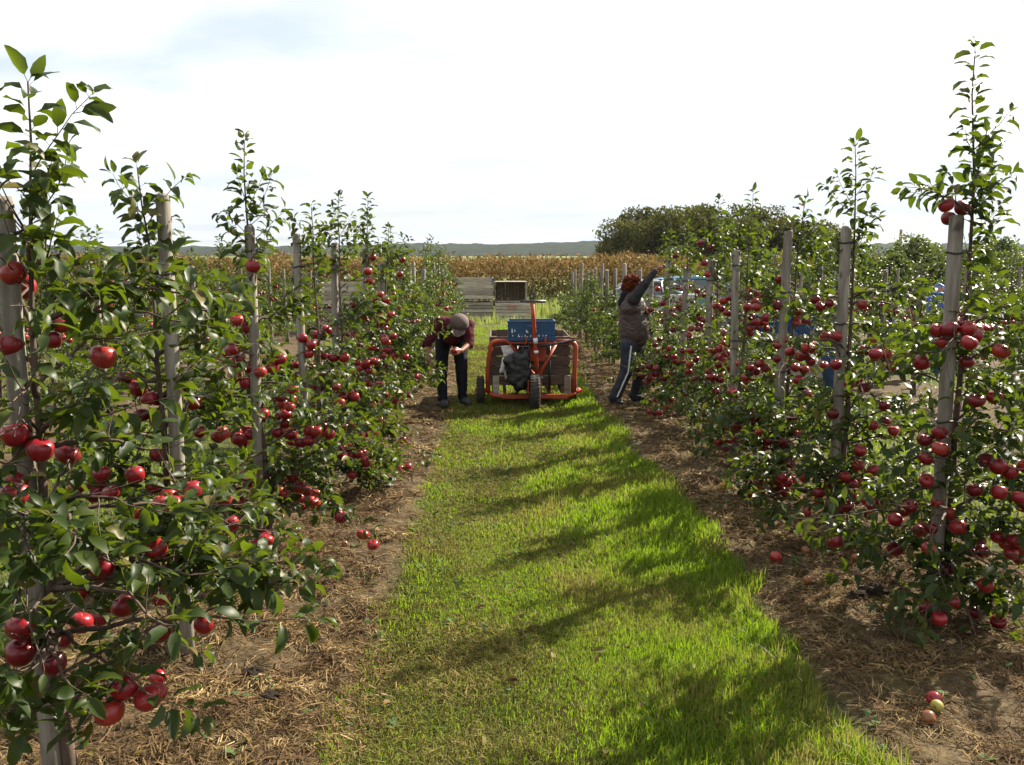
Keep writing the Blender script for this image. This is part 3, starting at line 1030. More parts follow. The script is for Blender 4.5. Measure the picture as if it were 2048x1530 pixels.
class Tree:
    def __init__(self, seed, H, side=0.06, lean=0.0):
        self.r = random.Random(seed)
        r = self.r
        self.H = H
        self.leaves = []
        self.apples = []
        self.br = []
        ang = r.uniform(0, 6.28)
        self.tp = []
        n_ = 14
        wob = [Vector((r.gauss(0, .010), r.gauss(0, .010), 0)) for _ in range(n_ + 1)]
        acc = Vector((0, 0, 0))
        for i in range(n_ + 1):
            z = H * i / n_
            acc += wob[i]
            k = min(1.0, z / 0.5)
            base = Vector((side, 0.01, 0))
            drift = Vector((lean, 0, 0)) * max(0, z - 1.6)
            self.tp.append(base + acc * k * 0.8 + drift + Vector((0, 0, z - 0.03)))
        self.tr = [0.0024 + 0.022 * (1 - i / n_) ** 1.15 for i in range(n_ + 1)]
        self.tr[0] *= 1.35
        self.br.append((self.tp, self.tr, 7))

    def at(self, z):
        f = max(0, min(0.9999, z / self.H)) * (len(self.tp) - 1)
        i = int(f)
        return self.tp[i].lerp(self.tp[i + 1], f - i)

    def leaf(self, p, d, up=1.0, s=None):
        r = self.r
        d = unit(d)
        n_ = Vector((0, 0, 1)) * up + rvec(r) * 0.42
        n_ = n_ - d * n_.dot(d)
        n_ = unit(n_)
        self.leaves.append((tuple(p), tuple(d), tuple(n_), s or r.uniform(0.072, 0.116), r.randrange(12)))

    def shoot(self, p, d, L, rad=0.0026, spacing=0.021, leafs=1.0, sag=0.0):
        spacing *= 0.85
        r = self.r
        d = unit(d)
        pts = [p]
        k = 4
        q = Vector(p)
        for i in range(k):
            d = unit(d + rvec(r) * 0.10 + Vector((0, 0, 0.05 - sag)))
            q = q + d * (L / k)
            pts.append(q.copy())
        self.br.append((pts, [rad * (1 - .6 * i / k) for i in range(k + 1)], 4))
        a = r.uniform(0, 6.28)
        t = 0.12
        while t <= 1.0:
            f = min(t, .999) * k
            i = int(f)
            pp = pts[i].lerp(pts[i + 1], f - i)
            ax = unit(pts[i + 1] - pts[i])
            o = ax.orthogonal().normalized()
            rad_ = Quaternion(ax, a) @ o
            sz = r.uniform(0.074, 0.116) * (0.72 if t > 0.93 else 1.0) * leafs
            self.leaf(pp, ax * r.uniform(0.35, 0.85) + rad_ * 0.9 + Vector((0, 0, 0.12)), 1.0, sz)
            a += 2.4 + r.uniform(-.3, .3)
            t += spacing / L * r.uniform(0.8, 1.3)
        for _ in range(2):
            self.leaf(pts[-1], unit(pts[-1] - pts[-2]) + rvec(r) * 0.35, 0.8, r.uniform(0.055, 0.085) * leafs)
        return pts

    def rosette(self, p, n_=6, out=Vector((0, 0, 1))):
        r = self.r
        a = r.uniform(0, 6.28)
        for _ in range(n_):
            a += 2.4
            el = r.uniform(-0.25, 0.85)
            self.leaf(p, Vector((math.cos(a) * math.cos(el), math.sin(a) * math.cos(el), math.sin(el))) + out * 0.25)

    def lateral(self, z0, E, arch=0.08, rad=0.008, dens=1.0, shoots=4, bare=0.25, shl=(0.10, 0.26)):
        r = self.r
        A = self.at(z0)
        mid = (A + E) * 0.5 + Vector((r.gauss(0, .02), r.gauss(0, .02), arch))
        k = 7
        pts = []
        for i in range(k + 1):
            t = i / k
            pts.append(A * (1 - t) ** 2 + mid * 2 * t * (1 - t) + E * t * t + (rvec(r) * 0.008 if 0 < i < k else Vector()))
        self.br.append((pts, [max(0.0022, rad * (1 - 0.72 * i / k)) for i in range(k + 1)], 5))
        L = (E - A).length
        # spurs
        t = bare
        while t < 0.97:
            f = t * k
            i = int(f)
            self.rosette(pts[i].lerp(pts[i + 1], f - i), r.choice((4, 5, 6)), Vector((0, 0, 1)))
            t += (0.070 / max(L, 0.15)) / dens * r.uniform(0.8, 1.3)
        # shoots
        for s in range(shoots):
            f = r.uniform(bare, 0.98) * k
            i = min(int(f), k - 1)
            p = pts[i].lerp(pts[i + 1], f - i)
            ax = unit(pts[i + 1] - pts[i])
            hor = Vector((r.gauss(0, 1), r.gauss(0, 1), 0))
            self.shoot(p, ax * 0.55 + hor * 0.45 + Vector((0, 0, r.uniform(-0.35, 1.0))), r.uniform(*shl))
        # tip
        self.shoot(E, unit(pts[-1] - pts[-2]) + Vector((0, 0, 0.15)), r.uniform(0.08, 0.2))
        return pts

    def leader(self, z0, dense=1.0, side_shoots=5):
        r = self.r
        z = z0
        a = r.uniform(0, 6.28)
        while z < self.H:
            p = self.at(z)
            a += 2.4
            top = (z - z0) / max(0.1, self.H - z0)
            self.leaf(p, Vector((math.cos(a), math.sin(a), 0.35 + 0.6 * top)), 1.0, r.uniform(0.095, 0.14) * (1 - 0.2 * top))
            z += 0.015 / dens_clamp(dense) * r.uniform(0.8, 1.2)
        for _ in range(3):
            self.leaf(self.tp[-1], Vector((r.gauss(0, .4), r.gauss(0, .4), 1)), 0.5, r.uniform(0.07, 0.11))
        for i in range(side_shoots):
            zz = z0 + (self.H - z0) * (i + r.random()) / side_shoots * 0.62
            a = r.uniform(0, 6.28)
            self.shoot(self.at(zz), Vector((math.cos(a) * .8, math.sin(a) * .8, 0.75)), r.uniform(0.14, 0.30))

    def add_apple(self, p, rad=None):
        r = self.r
        rad = rad or r.uniform(0.030, 0.041)
        p = Vector(p)
        for _ in range(6):
            moved = False
            for q, qr in self.apples:
                d = p - q
                m = (rad + qr) * 0.97
                if d.length < m:
                    p = q + unit(d + rvec(r) * 0.01) * m
                    moved = True
            if not moved:
                break
        self.apples.append((p, rad))

    def cluster(self, p, n_):
        r = self.r
        for _ in range(n_):
            self.add_apple(p + Vector((r.gauss(0, .045), r.gauss(0, .045), -r.uniform(0.04, 0.10))))

    def random_laterals(self, n_, zlo, zhi, lmax, lmin, apples=0.5, dens=1.0, shoots=4, cl=(1, 4), sag=(-0.22, 0.12)):
        r = self.r
        a = r.uniform(0, 6.28)
        for i in range(n_):
            f = (i + r.random()) / n_
            z0 = zlo + (zhi - zlo) * f
            a += 2.4 + r.uniform(-.35, .35)
            L = (lmax + (lmin - lmax) * f) * r.uniform(0.75, 1.2)
            E = self.at(z0) + Vector((math.cos(a) * L, math.sin(a) * L, r.uniform(*sag) + 0.05))
            E.z = max(E.z, 0.16)
            pts = self.lateral(z0, E, r.uniform(0.04, 0.16), 0.008, dens, shoots)
            if r.random() < apples:
                for _ in range(r.choice((1, 1, 2))):
                    k = r.randint(3, 7)
                    self.cluster(pts[k], r.randint(*cl))

    def wood_mesh(self, name):
        V, T = [], []
        for pts, rad, n_ in self.br:
            tube_np(V, T, pts, rad, n_)
        return mesh_np(name, np.array(V), np.array(T), [M['bark']], True)


def dens_clamp(d):
    return max(0.2, d)


ORD = ['first', 'second', 'third', 'fourth', 'fifth', 'sixth', 'seventh', 'eighth', 'ninth', 'tenth', 'eleventh', 'twelfth', 'thirteenth', 'fourteenth', 'fifteenth',
       'sixteenth', 'seventeenth', 'eighteenth', 'nineteenth', 'twentieth', 'twenty-first', 'twenty-second', 'twenty-third', 'twenty-fourth', 'twenty-fifth', 'twenty-sixth']

# ---------------------------------------------------------------- posts
def post_mesh(H, rad, seed):
    r = random.Random(seed)
    mb = MB()
    pts, rr_ = [], []
    for z, k in ((-0.12, 1.04), (0.3, 1.02), (0.8, 1.0), (1.3, .985), (H - 0.012, .97), (H, .86)):
        pts.append((r.gauss(0, .0025), r.gauss(0, .0025), z))
        rr_.append(rad * k)
    mb.tube(pts, rr_, 14, 0)
    # a dry crack down one side and two knots, as grooves and bumps
    me = mb.mesh('post', [M['post']])
    return me


def tie_mesh(rad, seed, tox):
    r = random.Random(seed)
    mb = MB()
    pts = []
    n_ = 18
    for k in range(n_ + 1):
        a = 2 * math.pi * k / n_
        pts.append((math.cos(a) * (rad + .005), math.sin(a) * (rad + .005), 0.004 * math.sin(2 * a + seed)))
    mb.tube(pts, 0.0045, 5, 0, False)
    mb.tube([(rad + .004, 0, 0), (tox * .7, 0.02, 0.012), (tox + .02, 0.012, 0.004), (tox + .01, -0.018, -0.003), (rad + .004, -.01, 0)], 0.004, 5, 0)
    return mb.mesh('tie', [M['tie']])


def make_post(x, y, H, label, group, rad=0.036, seed=0, ties=(), tox=0.07, lean=(0, 0)):
    z = gzf(x, y)
    p = obj('tree_post', post_mesh(H, rad, seed), None, (x, y, z))
    p.rotation_euler = (lean[1], lean[0], (seed * 1.7) % 6.28 if not ties else 0)
    setp(p, label, 'post', group)
    for k, tz in enumerate(ties):
        obj('tie', tie_mesh(rad, seed + k, tox), p, (0, 0, tz))
    return p


# ---------------------------------------------------------------- apples read off the photograph for the two front rows: (px, py, diameter px or 0)
AP_L = [(27, 548, 52), (44, 574, 44), (207, 714, 54), (30, 870, 60), (80, 900, 62), (135, 908, 48), (205, 1135, 58), (313, 1098, 55), (121, 1136, 36), (248, 1211, 52), (407, 1249, 50),
        (42, 1256, 64), (46, 1308, 66), (109, 1327, 58), (78, 1189, 46), (161, 1184, 40), (322, 1194, 44), (319, 1267, 46), (163, 1246, 48), (125, 1277, 46), (24, 690, 52),
        (350, 790, 36), (298, 798, 36), (328, 796, 34), (283, 830, 35), (314, 829, 35), (388, 806, 33), (276, 776, 35), (256, 760, 34), (315, 910, 35), (203, 947, 42), (270, 950, 40),
        (308, 974, 37), (222, 986, 40), (190, 990, 38), (463, 1048, 32), (393, 1073, 31), (353, 1066, 33), (450, 1000, 32), (487, 1010, 30), (105, 680, 37), (122, 672, 36),
        (506, 533, 30), (474, 640, 30), (496, 655, 28), (468, 700, 28), (466, 728, 27), (472, 748, 28), (500, 735, 27), (520, 745, 28), (545, 735, 26), (490, 762, 27), (560, 725, 26),
        (555, 865, 27), (568, 860, 27), (583, 862, 27), (602, 885, 27), (620, 862, 27), (620, 885, 27), (515, 940, 28), (565, 985, 28), (600, 975, 28), (613, 982, 27), (585, 955, 27),
        (516, 1087, 29), (525, 1055, 28), (570, 830, 27), (566, 812, 27),
        (605, 677, 22), (614, 687, 22), (617, 706, 22), (592, 730, 21), (653, 660, 21), (634, 670, 21), (647, 711, 21), (666, 717, 21), (678, 719, 21), (648, 812, 21), (630, 772, 21), (645, 840, 21),
        (640, 868, 21), (700, 850, 20), (690, 880, 20), (705, 950, 21), (725, 905, 20),
        (698, 667, 18), (711, 683, 17), (714, 726, 18), (710, 746, 17), (705, 610, 17), (729, 633, 17), (738, 563, 17), (747, 598, 17), (757, 590, 17), (761, 603, 17), (736, 543, 17), (745, 515, 16),
        (770, 790, 17), (735, 845, 17), (750, 835, 17), (760, 800, 17), (805, 880, 17), (816, 958, 20), (800, 970, 20),
        (768, 543, 14), (800, 549, 14), (805, 520, 14), (782, 629, 15), (777, 640, 15), (760, 647, 15), (768, 652, 15), (752, 658, 15), (774, 685, 15), (811, 714, 15), (768, 732, 15), (757, 744, 15),
        (836, 753, 15), (795, 780, 14), (820, 790, 14), (748, 775, 15), (790, 815, 14)]
AP_R = [(1893, 411, 33), (1925, 416, 30), (1897, 437, 30), (1881, 866, 34), (1879, 897, 38), (1852, 918, 36), (1849, 880, 34), (1853, 962, 36), (1821, 1013, 34), (1790, 1039, 33), (1898, 1026, 34),
        (1863, 1055, 34), (1916, 1055, 35), (1876, 1006, 33), (1950, 980, 34), (1999, 985, 38), (2040, 996, 42), (2020, 944, 36), (1994, 931, 35), (2037, 934, 36), (1971, 921, 34), (1965, 1103, 33),
        (1893, 1139, 34), (1947, 1225, 34), (1996, 1248, 35), (1791, 1098, 33), (1996, 1075, 34), (2030, 1081, 35), (1875, 661, 33), (1889, 672, 34), (1934, 653, 32), (1843, 725, 33), (2002, 703, 38),
        (1934, 724, 33), (1953, 801, 37), (1989, 795, 37),
        (1746, 851, 27), (1770, 843, 26), (1720, 902, 28), (1716, 931, 27), (1749, 941, 28), (1703, 967, 27), (1788, 862, 26), (1751, 708, 28), (1773, 708, 27), (1769, 812, 27), (1730, 775, 26),
        (1666, 828, 25), (1672, 729, 26), (1651, 673, 25), (1672, 673, 25), (1688, 953, 27), (1690, 1015, 27), (1710, 1000, 26), (1740, 1030, 27),
        (1597, 868, 22), (1581, 928, 23), (1558, 963, 23), (1583, 961, 23), (1554, 984, 22), (1570, 1004, 23), (1544, 998, 22), (1597, 760, 22), (1591, 735, 22), (1606, 737, 22), (1556, 690, 21),
        (1570, 681, 21), (1556, 717, 21), (1614, 789, 22), (1512, 835, 22), (1585, 835, 22), (1535, 884, 22), (1566, 884, 22), (1559, 558, 20), (1554, 612, 21), (1595, 624, 21), (1593, 646, 21),
        (1447, 602, 17), (1461, 596, 17), (1470, 592, 17), (1511, 603, 18), (1495, 614, 19), (1456, 626, 17), (1503, 634, 17), (1500, 651, 17), (1500, 663, 17), (1512, 587, 17), (1499, 595, 17),
        (1437, 714, 17), (1453, 707, 17), (1442, 698, 17), (1437, 730, 17), (1467, 715, 17), (1461, 735, 17), (1426, 756, 17), (1440, 762, 17), (1432, 783, 17), (1461, 874, 18), (1452, 897, 18), (1480, 860, 18),
        (1401, 486, 15), (1421, 495, 15), (1409, 526, 16), (1415, 548, 16), (1382, 702, 15), (1366, 702, 14), (1392, 719, 15), (1379, 729, 15), (1366, 723, 14), (1351, 723, 14), (1395, 658, 15), (1382, 658, 15),
        (1407, 799, 15), (1390, 758, 15), (1380, 741, 15), (1392, 870, 16), (1410, 830, 16),
        (1351, 512, 13), (1368, 632, 13), (1346, 619, 12), (1360, 618, 12), (1346, 660, 13), (1367, 669, 13), (1338, 697, 13), (1345, 758, 13), (1368, 766, 13), (1337, 814, 13), (1284, 714, 11), (1298, 717, 11),
        (1300, 755, 12), (1280, 760, 12), (1310, 690, 12)]
YL = [2.50, 3.65, 4.91, 6.21, 7.44, 9.0, 10.3, 11.5, 12.7, 13.9, 15.1, 16.3, 17.5, 18.7, 19.9, 21.1, 22.4, 23.7, 25.0]
YR = [4.06, 5.36, 6.49, 7.71, 8.74, 9.98, 10.99, 12.16, 13.35, 14.5, 15.7, 16.9, 18.1, 19.3, 20.5, 21.8, 23.2, 24.6]
HL = [2.24, 2.12, 2.40, 2.16, 2.34, 2.42, 2.2, 2.1, 2.15, 2.2, 2.1, 2.2, 2.1, 2.2, 2.2, 2.1, 2.2, 2.1, 2.2]
HR = [2.72, 2.48, 2.20, 2.38, 2.36, 2.2, 2.15, 2.05, 1.5, 1.5, 1.55, 1.5, 1.6, 1.5, 1.55, 1.6, 1.5, 1.6]
PHL = [1.90, 1.98, 1.91, 1.95, 1.93, 1.9, 1.75, 1.75] + [1.8] * 12
PHR = [1.95, 1.95, 1.95, 1.85, 1.75, 1.70, 1.80, 1.80] + [1.75] * 11


def assign(aps, ylist, X, nmax):
    out = {i: [] for i in range(nmax)}
    for px, py, d in aps:
        Ys = FPX * 0.078 / d
        ray = pray(px, py)
        q = ray.x / ray.y
        best = None
        for i in range(nmax):
            for k in range(-6, 7):
                dy = k * 0.09
                Y = ylist[i] + dy
                Xp = q * Y
                c = ((Y - Ys) / 0.5) ** 2 + ((Xp - X) / 0.42) ** 2 + (dy / 0.42) ** 2
                if best is None or c < best[0]:
                    best = (c, i, Y)
        _, i, Y = best
        out[i].append(P(px, py, Y))
    return out


NL, NR = 7, 7
APL = assign(AP_L, YL, XL, NL)
APR = assign(AP_R, YR, XR, NR)
ALLP = {'L': [p for v in APL.values() for p in v], 'R': [p for v in APR.values() for p in v]}
# branch ends of the nearest trees
TIPS = {('L', 5): [(872, 665, 9.6), (860, 760, 9.5)], ('L', 6): [(858, 640, 10.2)],
        ('L', 0): [(60, 1250, 2.2), (100, 1300, 2.2), (40, 1370, 2.15), (60, 1100, 2.15), (25, 1000, 2.2), (60, 1440, 2.2), (550, 1125, 2.66), (570, 1165, 2.56), (510, 1245, 2.35), (395, 585, 2.62), (335, 640, 2.5), (425, 1010, 2.75), (215, 830, 2.35), (255, 1010, 2.45), (150, 560, 2.45), (140, 1370, 2.15), (470, 1160, 2.5),
                   (300, 900, 2.6), (330, 1250, 2.1), (90, 640, 2.2), (40, 1180, 2.1), (150, 1080, 2.15), (40, 790, 2.15), (380, 1150, 2.4), (60, 480, 2.4), (230, 1130, 2.2)],
        ('L', 1): [(330, 1180, 3.4), (400, 1130, 3.45), (250, 1150, 3.4), (360, 1050, 3.35), (300, 1080, 3.3), (480, 935, 3.9), (430, 790, 3.9), (480, 690, 3.9), (420, 620, 3.8), (250, 690, 3.5), (240, 880, 3.4), (450, 1050, 3.5), (390, 960, 3.6), (200, 780, 3.5), (520, 1060, 3.75)],
        ('L', 2): [(620, 1010, 5.1), (660, 900, 5.2), (620, 960, 4.9), (410, 640, 4.9), (600, 640, 5.1), (430, 800, 4.9), (560, 1030, 4.7)],
        ('L', 3): [(740, 970, 6.5), (770, 900, 6.6), (800, 960, 6.7), (700, 820, 6.3), (830, 990, 6.6), (690, 760, 6.3)],
        ('R', 0): [(1800, 1000, 3.9), (1770, 1090, 3.95), (2040, 870, 4.0), (2040, 1120, 3.8), (1990, 1290, 3.75), (2020, 640, 4.0), (1780, 720, 4.1), (1840, 1180, 3.8), (2045, 1250, 3.85), (1960, 1310, 3.7), (1880, 1150, 3.75), (1930, 1000, 3.7),
                   (1800, 930, 3.9), (1860, 1060, 3.7)],
        ('R', 1): [(1560, 1020, 5.1), (1600, 950, 5.15), (1700, 1050, 5.0), (1640, 880, 5.1), (1760, 980, 5.2), (1620, 680, 5.2), (1540, 880, 5.3), (1700, 1110, 5.1), (1740, 1080, 5.1), (1800, 620, 5.4)],
        ('R', 2): [(1440, 900, 6.3), (1500, 960, 6.3), (1480, 850, 6.3), (1560, 930, 6.2), (1430, 840, 6.4), (1600, 880, 6.4)]}


# openings in the foliage of the right row through which the next lane is seen
GAPS = [(1335, 1470, 546, 622), (1562, 1622, 552, 602), (1436, 1476, 634, 692), (1536, 1634, 637, 668), (1606, 1640, 694, 736), (1650, 1680, 690, 770), (1850, 1895, 560, 622), (1760, 1850, 570, 640)]


def front_tree(side, i):
    X = XL if side == 'L' else XR
    Y = (YL if side == 'L' else YR)[i]
    H = (HL if side == 'L' else HR)[i]
    PH = (PHL if side == 'L' else PHR)[i]
    z = gzf(X, Y)
    base = Vector((X, Y, z))
    seed = 100 * (1 if side == 'L' else 2) + i
    rr = random.Random(seed)
    sidex = rr.uniform(0.055, 0.075) * (1 if (side == 'R' or i != 1) else -1)
    if side == 'L' and i == 2:
        sidex = 0.06
    T = Tree(seed, H, sidex, rr.uniform(-0.06, 0.06) if i else (-0.02 if side == 'R' else 0.02))
    aps = [p - base for p in (APL if side == 'L' else APR)[i]]
    T.explicit = [p.copy() for p in aps]
    for p in aps:
        T.add_apple(p, rr.uniform(0.034, 0.041))
    # group explicit apples into branches
    groups = []
    for p in aps:
        for g in groups:
            if (p - g[0]).length < 0.20:
                g.append(p)
                break
        else:
            groups.append([p])
    for g in groups:
        c = sum((p for p in g), Vector()) / len(g)
        E = c + Vector((0, 0, 0.055))
        A0 = max(0.28, min(H - 0.25, E.z - 0.12 + rr.uniform(-.08, .08)))
        hor = E - T.at(A0)
        hor.z = 0
        E = E + unit(hor) * 0.05
        T.lateral(A0, E, 0.05, 0.007, 0.9, 2, 0.35, (0.08, 0.2))
    for px, py, yy in TIPS.get((side, i), []):
        E = P(px, py, yy) - base
        hor = (E - T.at(1)).xy.length
        A0 = max(0.30, min(1.75, E.z - 0.10 * hor + rr.uniform(-.05, .12)))
        T.lateral(A0, E, 0.07, 0.010, 0.9, 3 if i < 2 else 4, 0.3)
    big = i < 3
    n_rand = ({0: 4, 1: 8, 2: 12, 3: 14}.get(i, 15)) if side == 'L' else ({0: 10, 1: 12, 2: 14}.get(i, 17))
    lmax = 0.62 if side == 'R' else 0.60
    T.random_laterals(n_rand, 0.38, min(1.28 if side == 'L' else 1.62, H - 0.45), lmax, 0.26, 0.85 if side == 'L' else (0.60 if i < 3 else 0.8), 1.0, 4, (1, 4), (-0.25, 0.10))
    T.random_laterals((11 if i < 3 else 7) if side == 'R' else (0, 1, 2, 3, 4, 4, 4)[i], 0.24, 0.62, 0.58 if side == 'R' else 0.45, 0.50 if side == 'R' else 0.4, 0.75, 1.0, 4, (1, 3), (-0.22, 0.02))
    T.leader(min(PH - 0.25, H - 0.5), 1.0, 9 if H > 2.3 else 7)
    # keep photographed posts and apples in view: thin leaves that would grow right across them
    pb = PX(base + Vector((0, 0, 0.9)))
    pt = PX(base + Vector((0, 0, PH)))
    hw = FPX * 0.036 / pb[2]
    pa = [PX(q) for q in ALLP[side] if abs(q.y - Y) < 1.9]
    pr2 = [PX(base + p) for p, _ in T.apples[len(aps):]]
    keep = []
    for L in T.leaves:
        w_ = base + Vector(L[0]) + Vector(L[1]) * (L[3] * 0.55)
        if w_.z < gzf(w_.x, w_.y) + 0.03:
            continue
        if (w_ - CAM).length < 1.2:
            continue
        x_, y_, d_ = PX(w_)
        drop = False
        lp = FPX * L[3] * 0.33 / d_
        if side == 'R' and any(a <= x_ <= b and c <= y_ <= d for a, b, c, d in GAPS) and rr.random() < 0.78:
            continue
        if side == 'R' and i >= 4 and d_ < 11.2 and 1190 < x_ < 1328 and 515 < y_ < (705 if x_ > 1262 else 830):
            continue
        if not (side == 'L' and i == 1 and L[0][2] > 1.45) and Vector(L[0]).z > (1.12 if (side == 'L' and i == 0) else 0.78) and Vector(L[0]).z < PH + 0.03 and d_ < pb[2] + 0.01:
            t = (y_ - pb[1]) / (pt[1] - pb[1])
            xc = pb[0] + t * (pt[0] - pb[0])
            if abs(x_ - xc) < hw + lp * 0.7 and rr.random() < (0.88 if side == 'R' else 0.72):
                drop = True
        if not drop:
            for kk, (ax, ay, ad) in enumerate(pa + pr2):
                if d_ < ad + 0.02 and ad - d_ < 1.3:
                    ra = FPX * 0.039 / ad
                    if (x_ - ax) ** 2 + (y_ - ay) ** 2 < (ra + lp * (0.8 if kk < len(pa) else 0.4)) ** 2 and rr.random() < (0.95 if kk < len(pa) else 0.5):
                        drop = True
                        break
        if not drop:
            keep.append(L)
    T.leaves = keep
    LP = np.array([L[0] for L in keep])
    T.apples = [(p, rad) for k, (p, rad) in enumerate(T.apples) if k < len(aps) or (np.linalg.norm(LP - np.array(p), axis=1) < 0.13).sum() >= 5]
    if side == 'R' and i >= 4:
        ok = []
        for p, rad in T.apples:
            x_, y_, d_ = PX(base + p)
            if not (d_ < 11.2 and 1190 < x_ < 1310 and 515 < y_ < (705 if x_ > 1270 else 830)):
                ok.append((p, rad))
        T.apples = ok
    # no random apples in front of the posts
    return T, base, X, Y, PH, sidex


def leaf_obj(L, parent):
    p, d, n_, s, v = L
    d = Vector(d)
    n_ = Vector(n_)
    sd = d.cross(n_)
    o = bpy.data.objects.new('leaf', LEAFM[v])
    COL.objects.link(o)
    o.parent = parent
    o.rotation_mode = 'QUATERNION'
    o.location = p
    o.rotation_quaternion = Matrix((sd, d, n_)).transposed().to_quaternion()
    o.scale = (s, s, s)


def put_apples(T, root, r, base):
    for p, rad in T.apples:
        q = Vector(p)
        gl = gzf(q.x + base[0], q.y + base[1]) - base[2]
        if q.z < gl + rad:
            q.z = gl + rad
        o = bpy.data.objects.new('apple', r.choice(APPLES))
        COL.objects.link(o)
        o.parent = root
        o.location = q
        o.rotation_euler = (r.gauss(0, .3), r.gauss(0, .3), r.uniform(0, 6.28))
        o.scale = (rad, rad, rad)


def row_words(side, k):
    if k == 0:
        return 'front row %s of the lane' % ('left' if side == 'L' else 'right')
    return '%s row %s of the lane' % (ORD[k], 'left' if side == 'L' else 'right')


LOOKS = {('L', 0): 'large apple tree with big red apples at the left edge, nearest the viewer',
         ('R', 0): 'tall apple tree with a long leafy leader above its post, nearest on the right'}
NPART = {('L', 0): 300, ('L', 1): 300, ('L', 2): 300, ('L', 3): 260, ('L', 4): 140, ('R', 0): 300, ('R', 1): 300, ('R', 2): 280, ('R', 3): 180, ('R', 4): 120}
for side, n_ in (('L', NL), ('R', NR)):
    for i in range(n_):
        T, base, X, Y, PH, sx = front_tree(side, i)
        lab = LOOKS.get((side, i)) or '%s apple tree from the viewer in the %s' % (ORD[i], row_words(side, 0))
        root = thing('apple_tree', lab, 'apple tree', base, 'apple trees of the front rows')
        obj('trunk', T.wood_mesh('trunk'), root)
        k = NPART.get((side, i), 0)
        L = sorted(T.leaves, key=lambda q: (base + Vector(q[0]) - CAM).length - 3.0 * q[3])
        for q in L[:k]:
            leaf_obj(q, root)
        fo = obj('foliage', leaves_mesh('foliage', L[k:], M['leaf']), root)
        fo['kind'] = 'stuff'
        put_apples(T, root, random.Random(i + 5), base)
        tz = {('R', 0): (1.78, 1.38, 0.98), ('R', 1): (1.86, 1.36), ('R', 2): (1.5, 0.9), ('R', 3): (1.72, 1.05), ('L', 0): (1.80, 1.0), ('L', 1): (1.66,), ('L', 2): (1.78,), ('L', 3): (1.72,), ('L', 4): (1.70,)}.get((side, i), (1.55,))
        make_post(X, Y, PH, 'post of the %s tree from the viewer in the %s' % (ORD[i], row_words(side, 0)), 'posts of the front rows', random.Random(i * 3 + (7 if side == 'L' else 1)).uniform(0.0355, 0.0385) * (0.80 if side == 'L' else 0.94),
                  i * 7 + (1 if side == 'L' else 2), tz, sx, (random.Random(i + 50).gauss(0, .010), random.Random(i + 60).gauss(0, .010)))

# ---------------------------------------------------------------- the other trees: a few kinds, copied
def kind_tree(seed, H, nlat, lmax, apples, dens, shoots=3, zlo=0.35):
    T = Tree(seed, H, 0.06)
    T.random_laterals(nlat, zlo, min(1.5, H - 0.4), lmax, 0.25, apples, dens, shoots, (1, 4))
    T.leader(min(1.5, H - 0.45), 0.9, 5)
    return T


KINDS = [kind_tree(501, 2.15, 15, .60, .75, .8), kind_tree(502, 2.0, 15, .62, .75, .8), kind_tree(503, 2.3, 16, .58, .65, .8), kind_tree(504, 2.1, 15, .60, .12, .9), kind_tree(505, 1.55, 16, .66, .10, .9), kind_tree(506, 1.45, 15, .62, .05, .9)]
for T in KINDS:
    T.wm = T.wood_mesh('trunk')
    T.lm = leaves_mesh('foliage', [l for l in T.leaves if l[0][2] > 0.05], M['leaf'])


def apples_joined(T):
    me = bpy.data.meshes.new('apples')
    bm = bmesh.new()
    for p, rad in T.apples:
        bmesh.ops.create_icosphere(bm, subdivisions=2, radius=rad, matrix=Matrix.Translation(p))
    for f in bm.faces:
        f.smooth = True
    bm.to_mesh(me)
    bm.free()
    me.materials.append(M['apple'])
    return me


for T in KINDS:
    T.am = apples_joined(T) if T.apples else None


def back_tree(kind, x, y, label, group, r, far):
    T = KINDS[kind]
    base = (x, y, gzf(x, y))
    root = thing('apple_tree', label, 'apple tree', base, group)
    root.rotation_euler = (0, 0, r.uniform(0, 6.28))
    s = r.uniform(0.9, 1.08)
    root.scale = (s, s, s * r.uniform(.95, 1.06))
    obj('trunk', T.wm, root)
    fo = obj('foliage', T.lm, root)
    fo['kind'] = 'stuff'
    if T.apples:
        if far:
            ao = obj('apples', T.am, root)
            ao['kind'] = 'stuff'
        else:
            put_apples(T, root, r, (x, y, gzf(x, y) - 1))


br_ = random.Random(77)
POSTM = [post_mesh(1.82, 0.036, 900 + k) for k in range(4)]


def back_post(x, y, label, group):
    o = obj('tree_post', br_.choice(POSTM), None, (x + br_.gauss(0, .02), y, gzf(x, y)))
    o.rotation_euler = (br_.gauss(0, .018), br_.gauss(0, .018), br_.uniform(0, 6.28))
    o.scale = (1, 1, br_.uniform(.92, 1.03))
    setp(o, label, 'post', group)
    if y < 14:
        obj('tie', TIEM, o, (0, 0, 1.6))


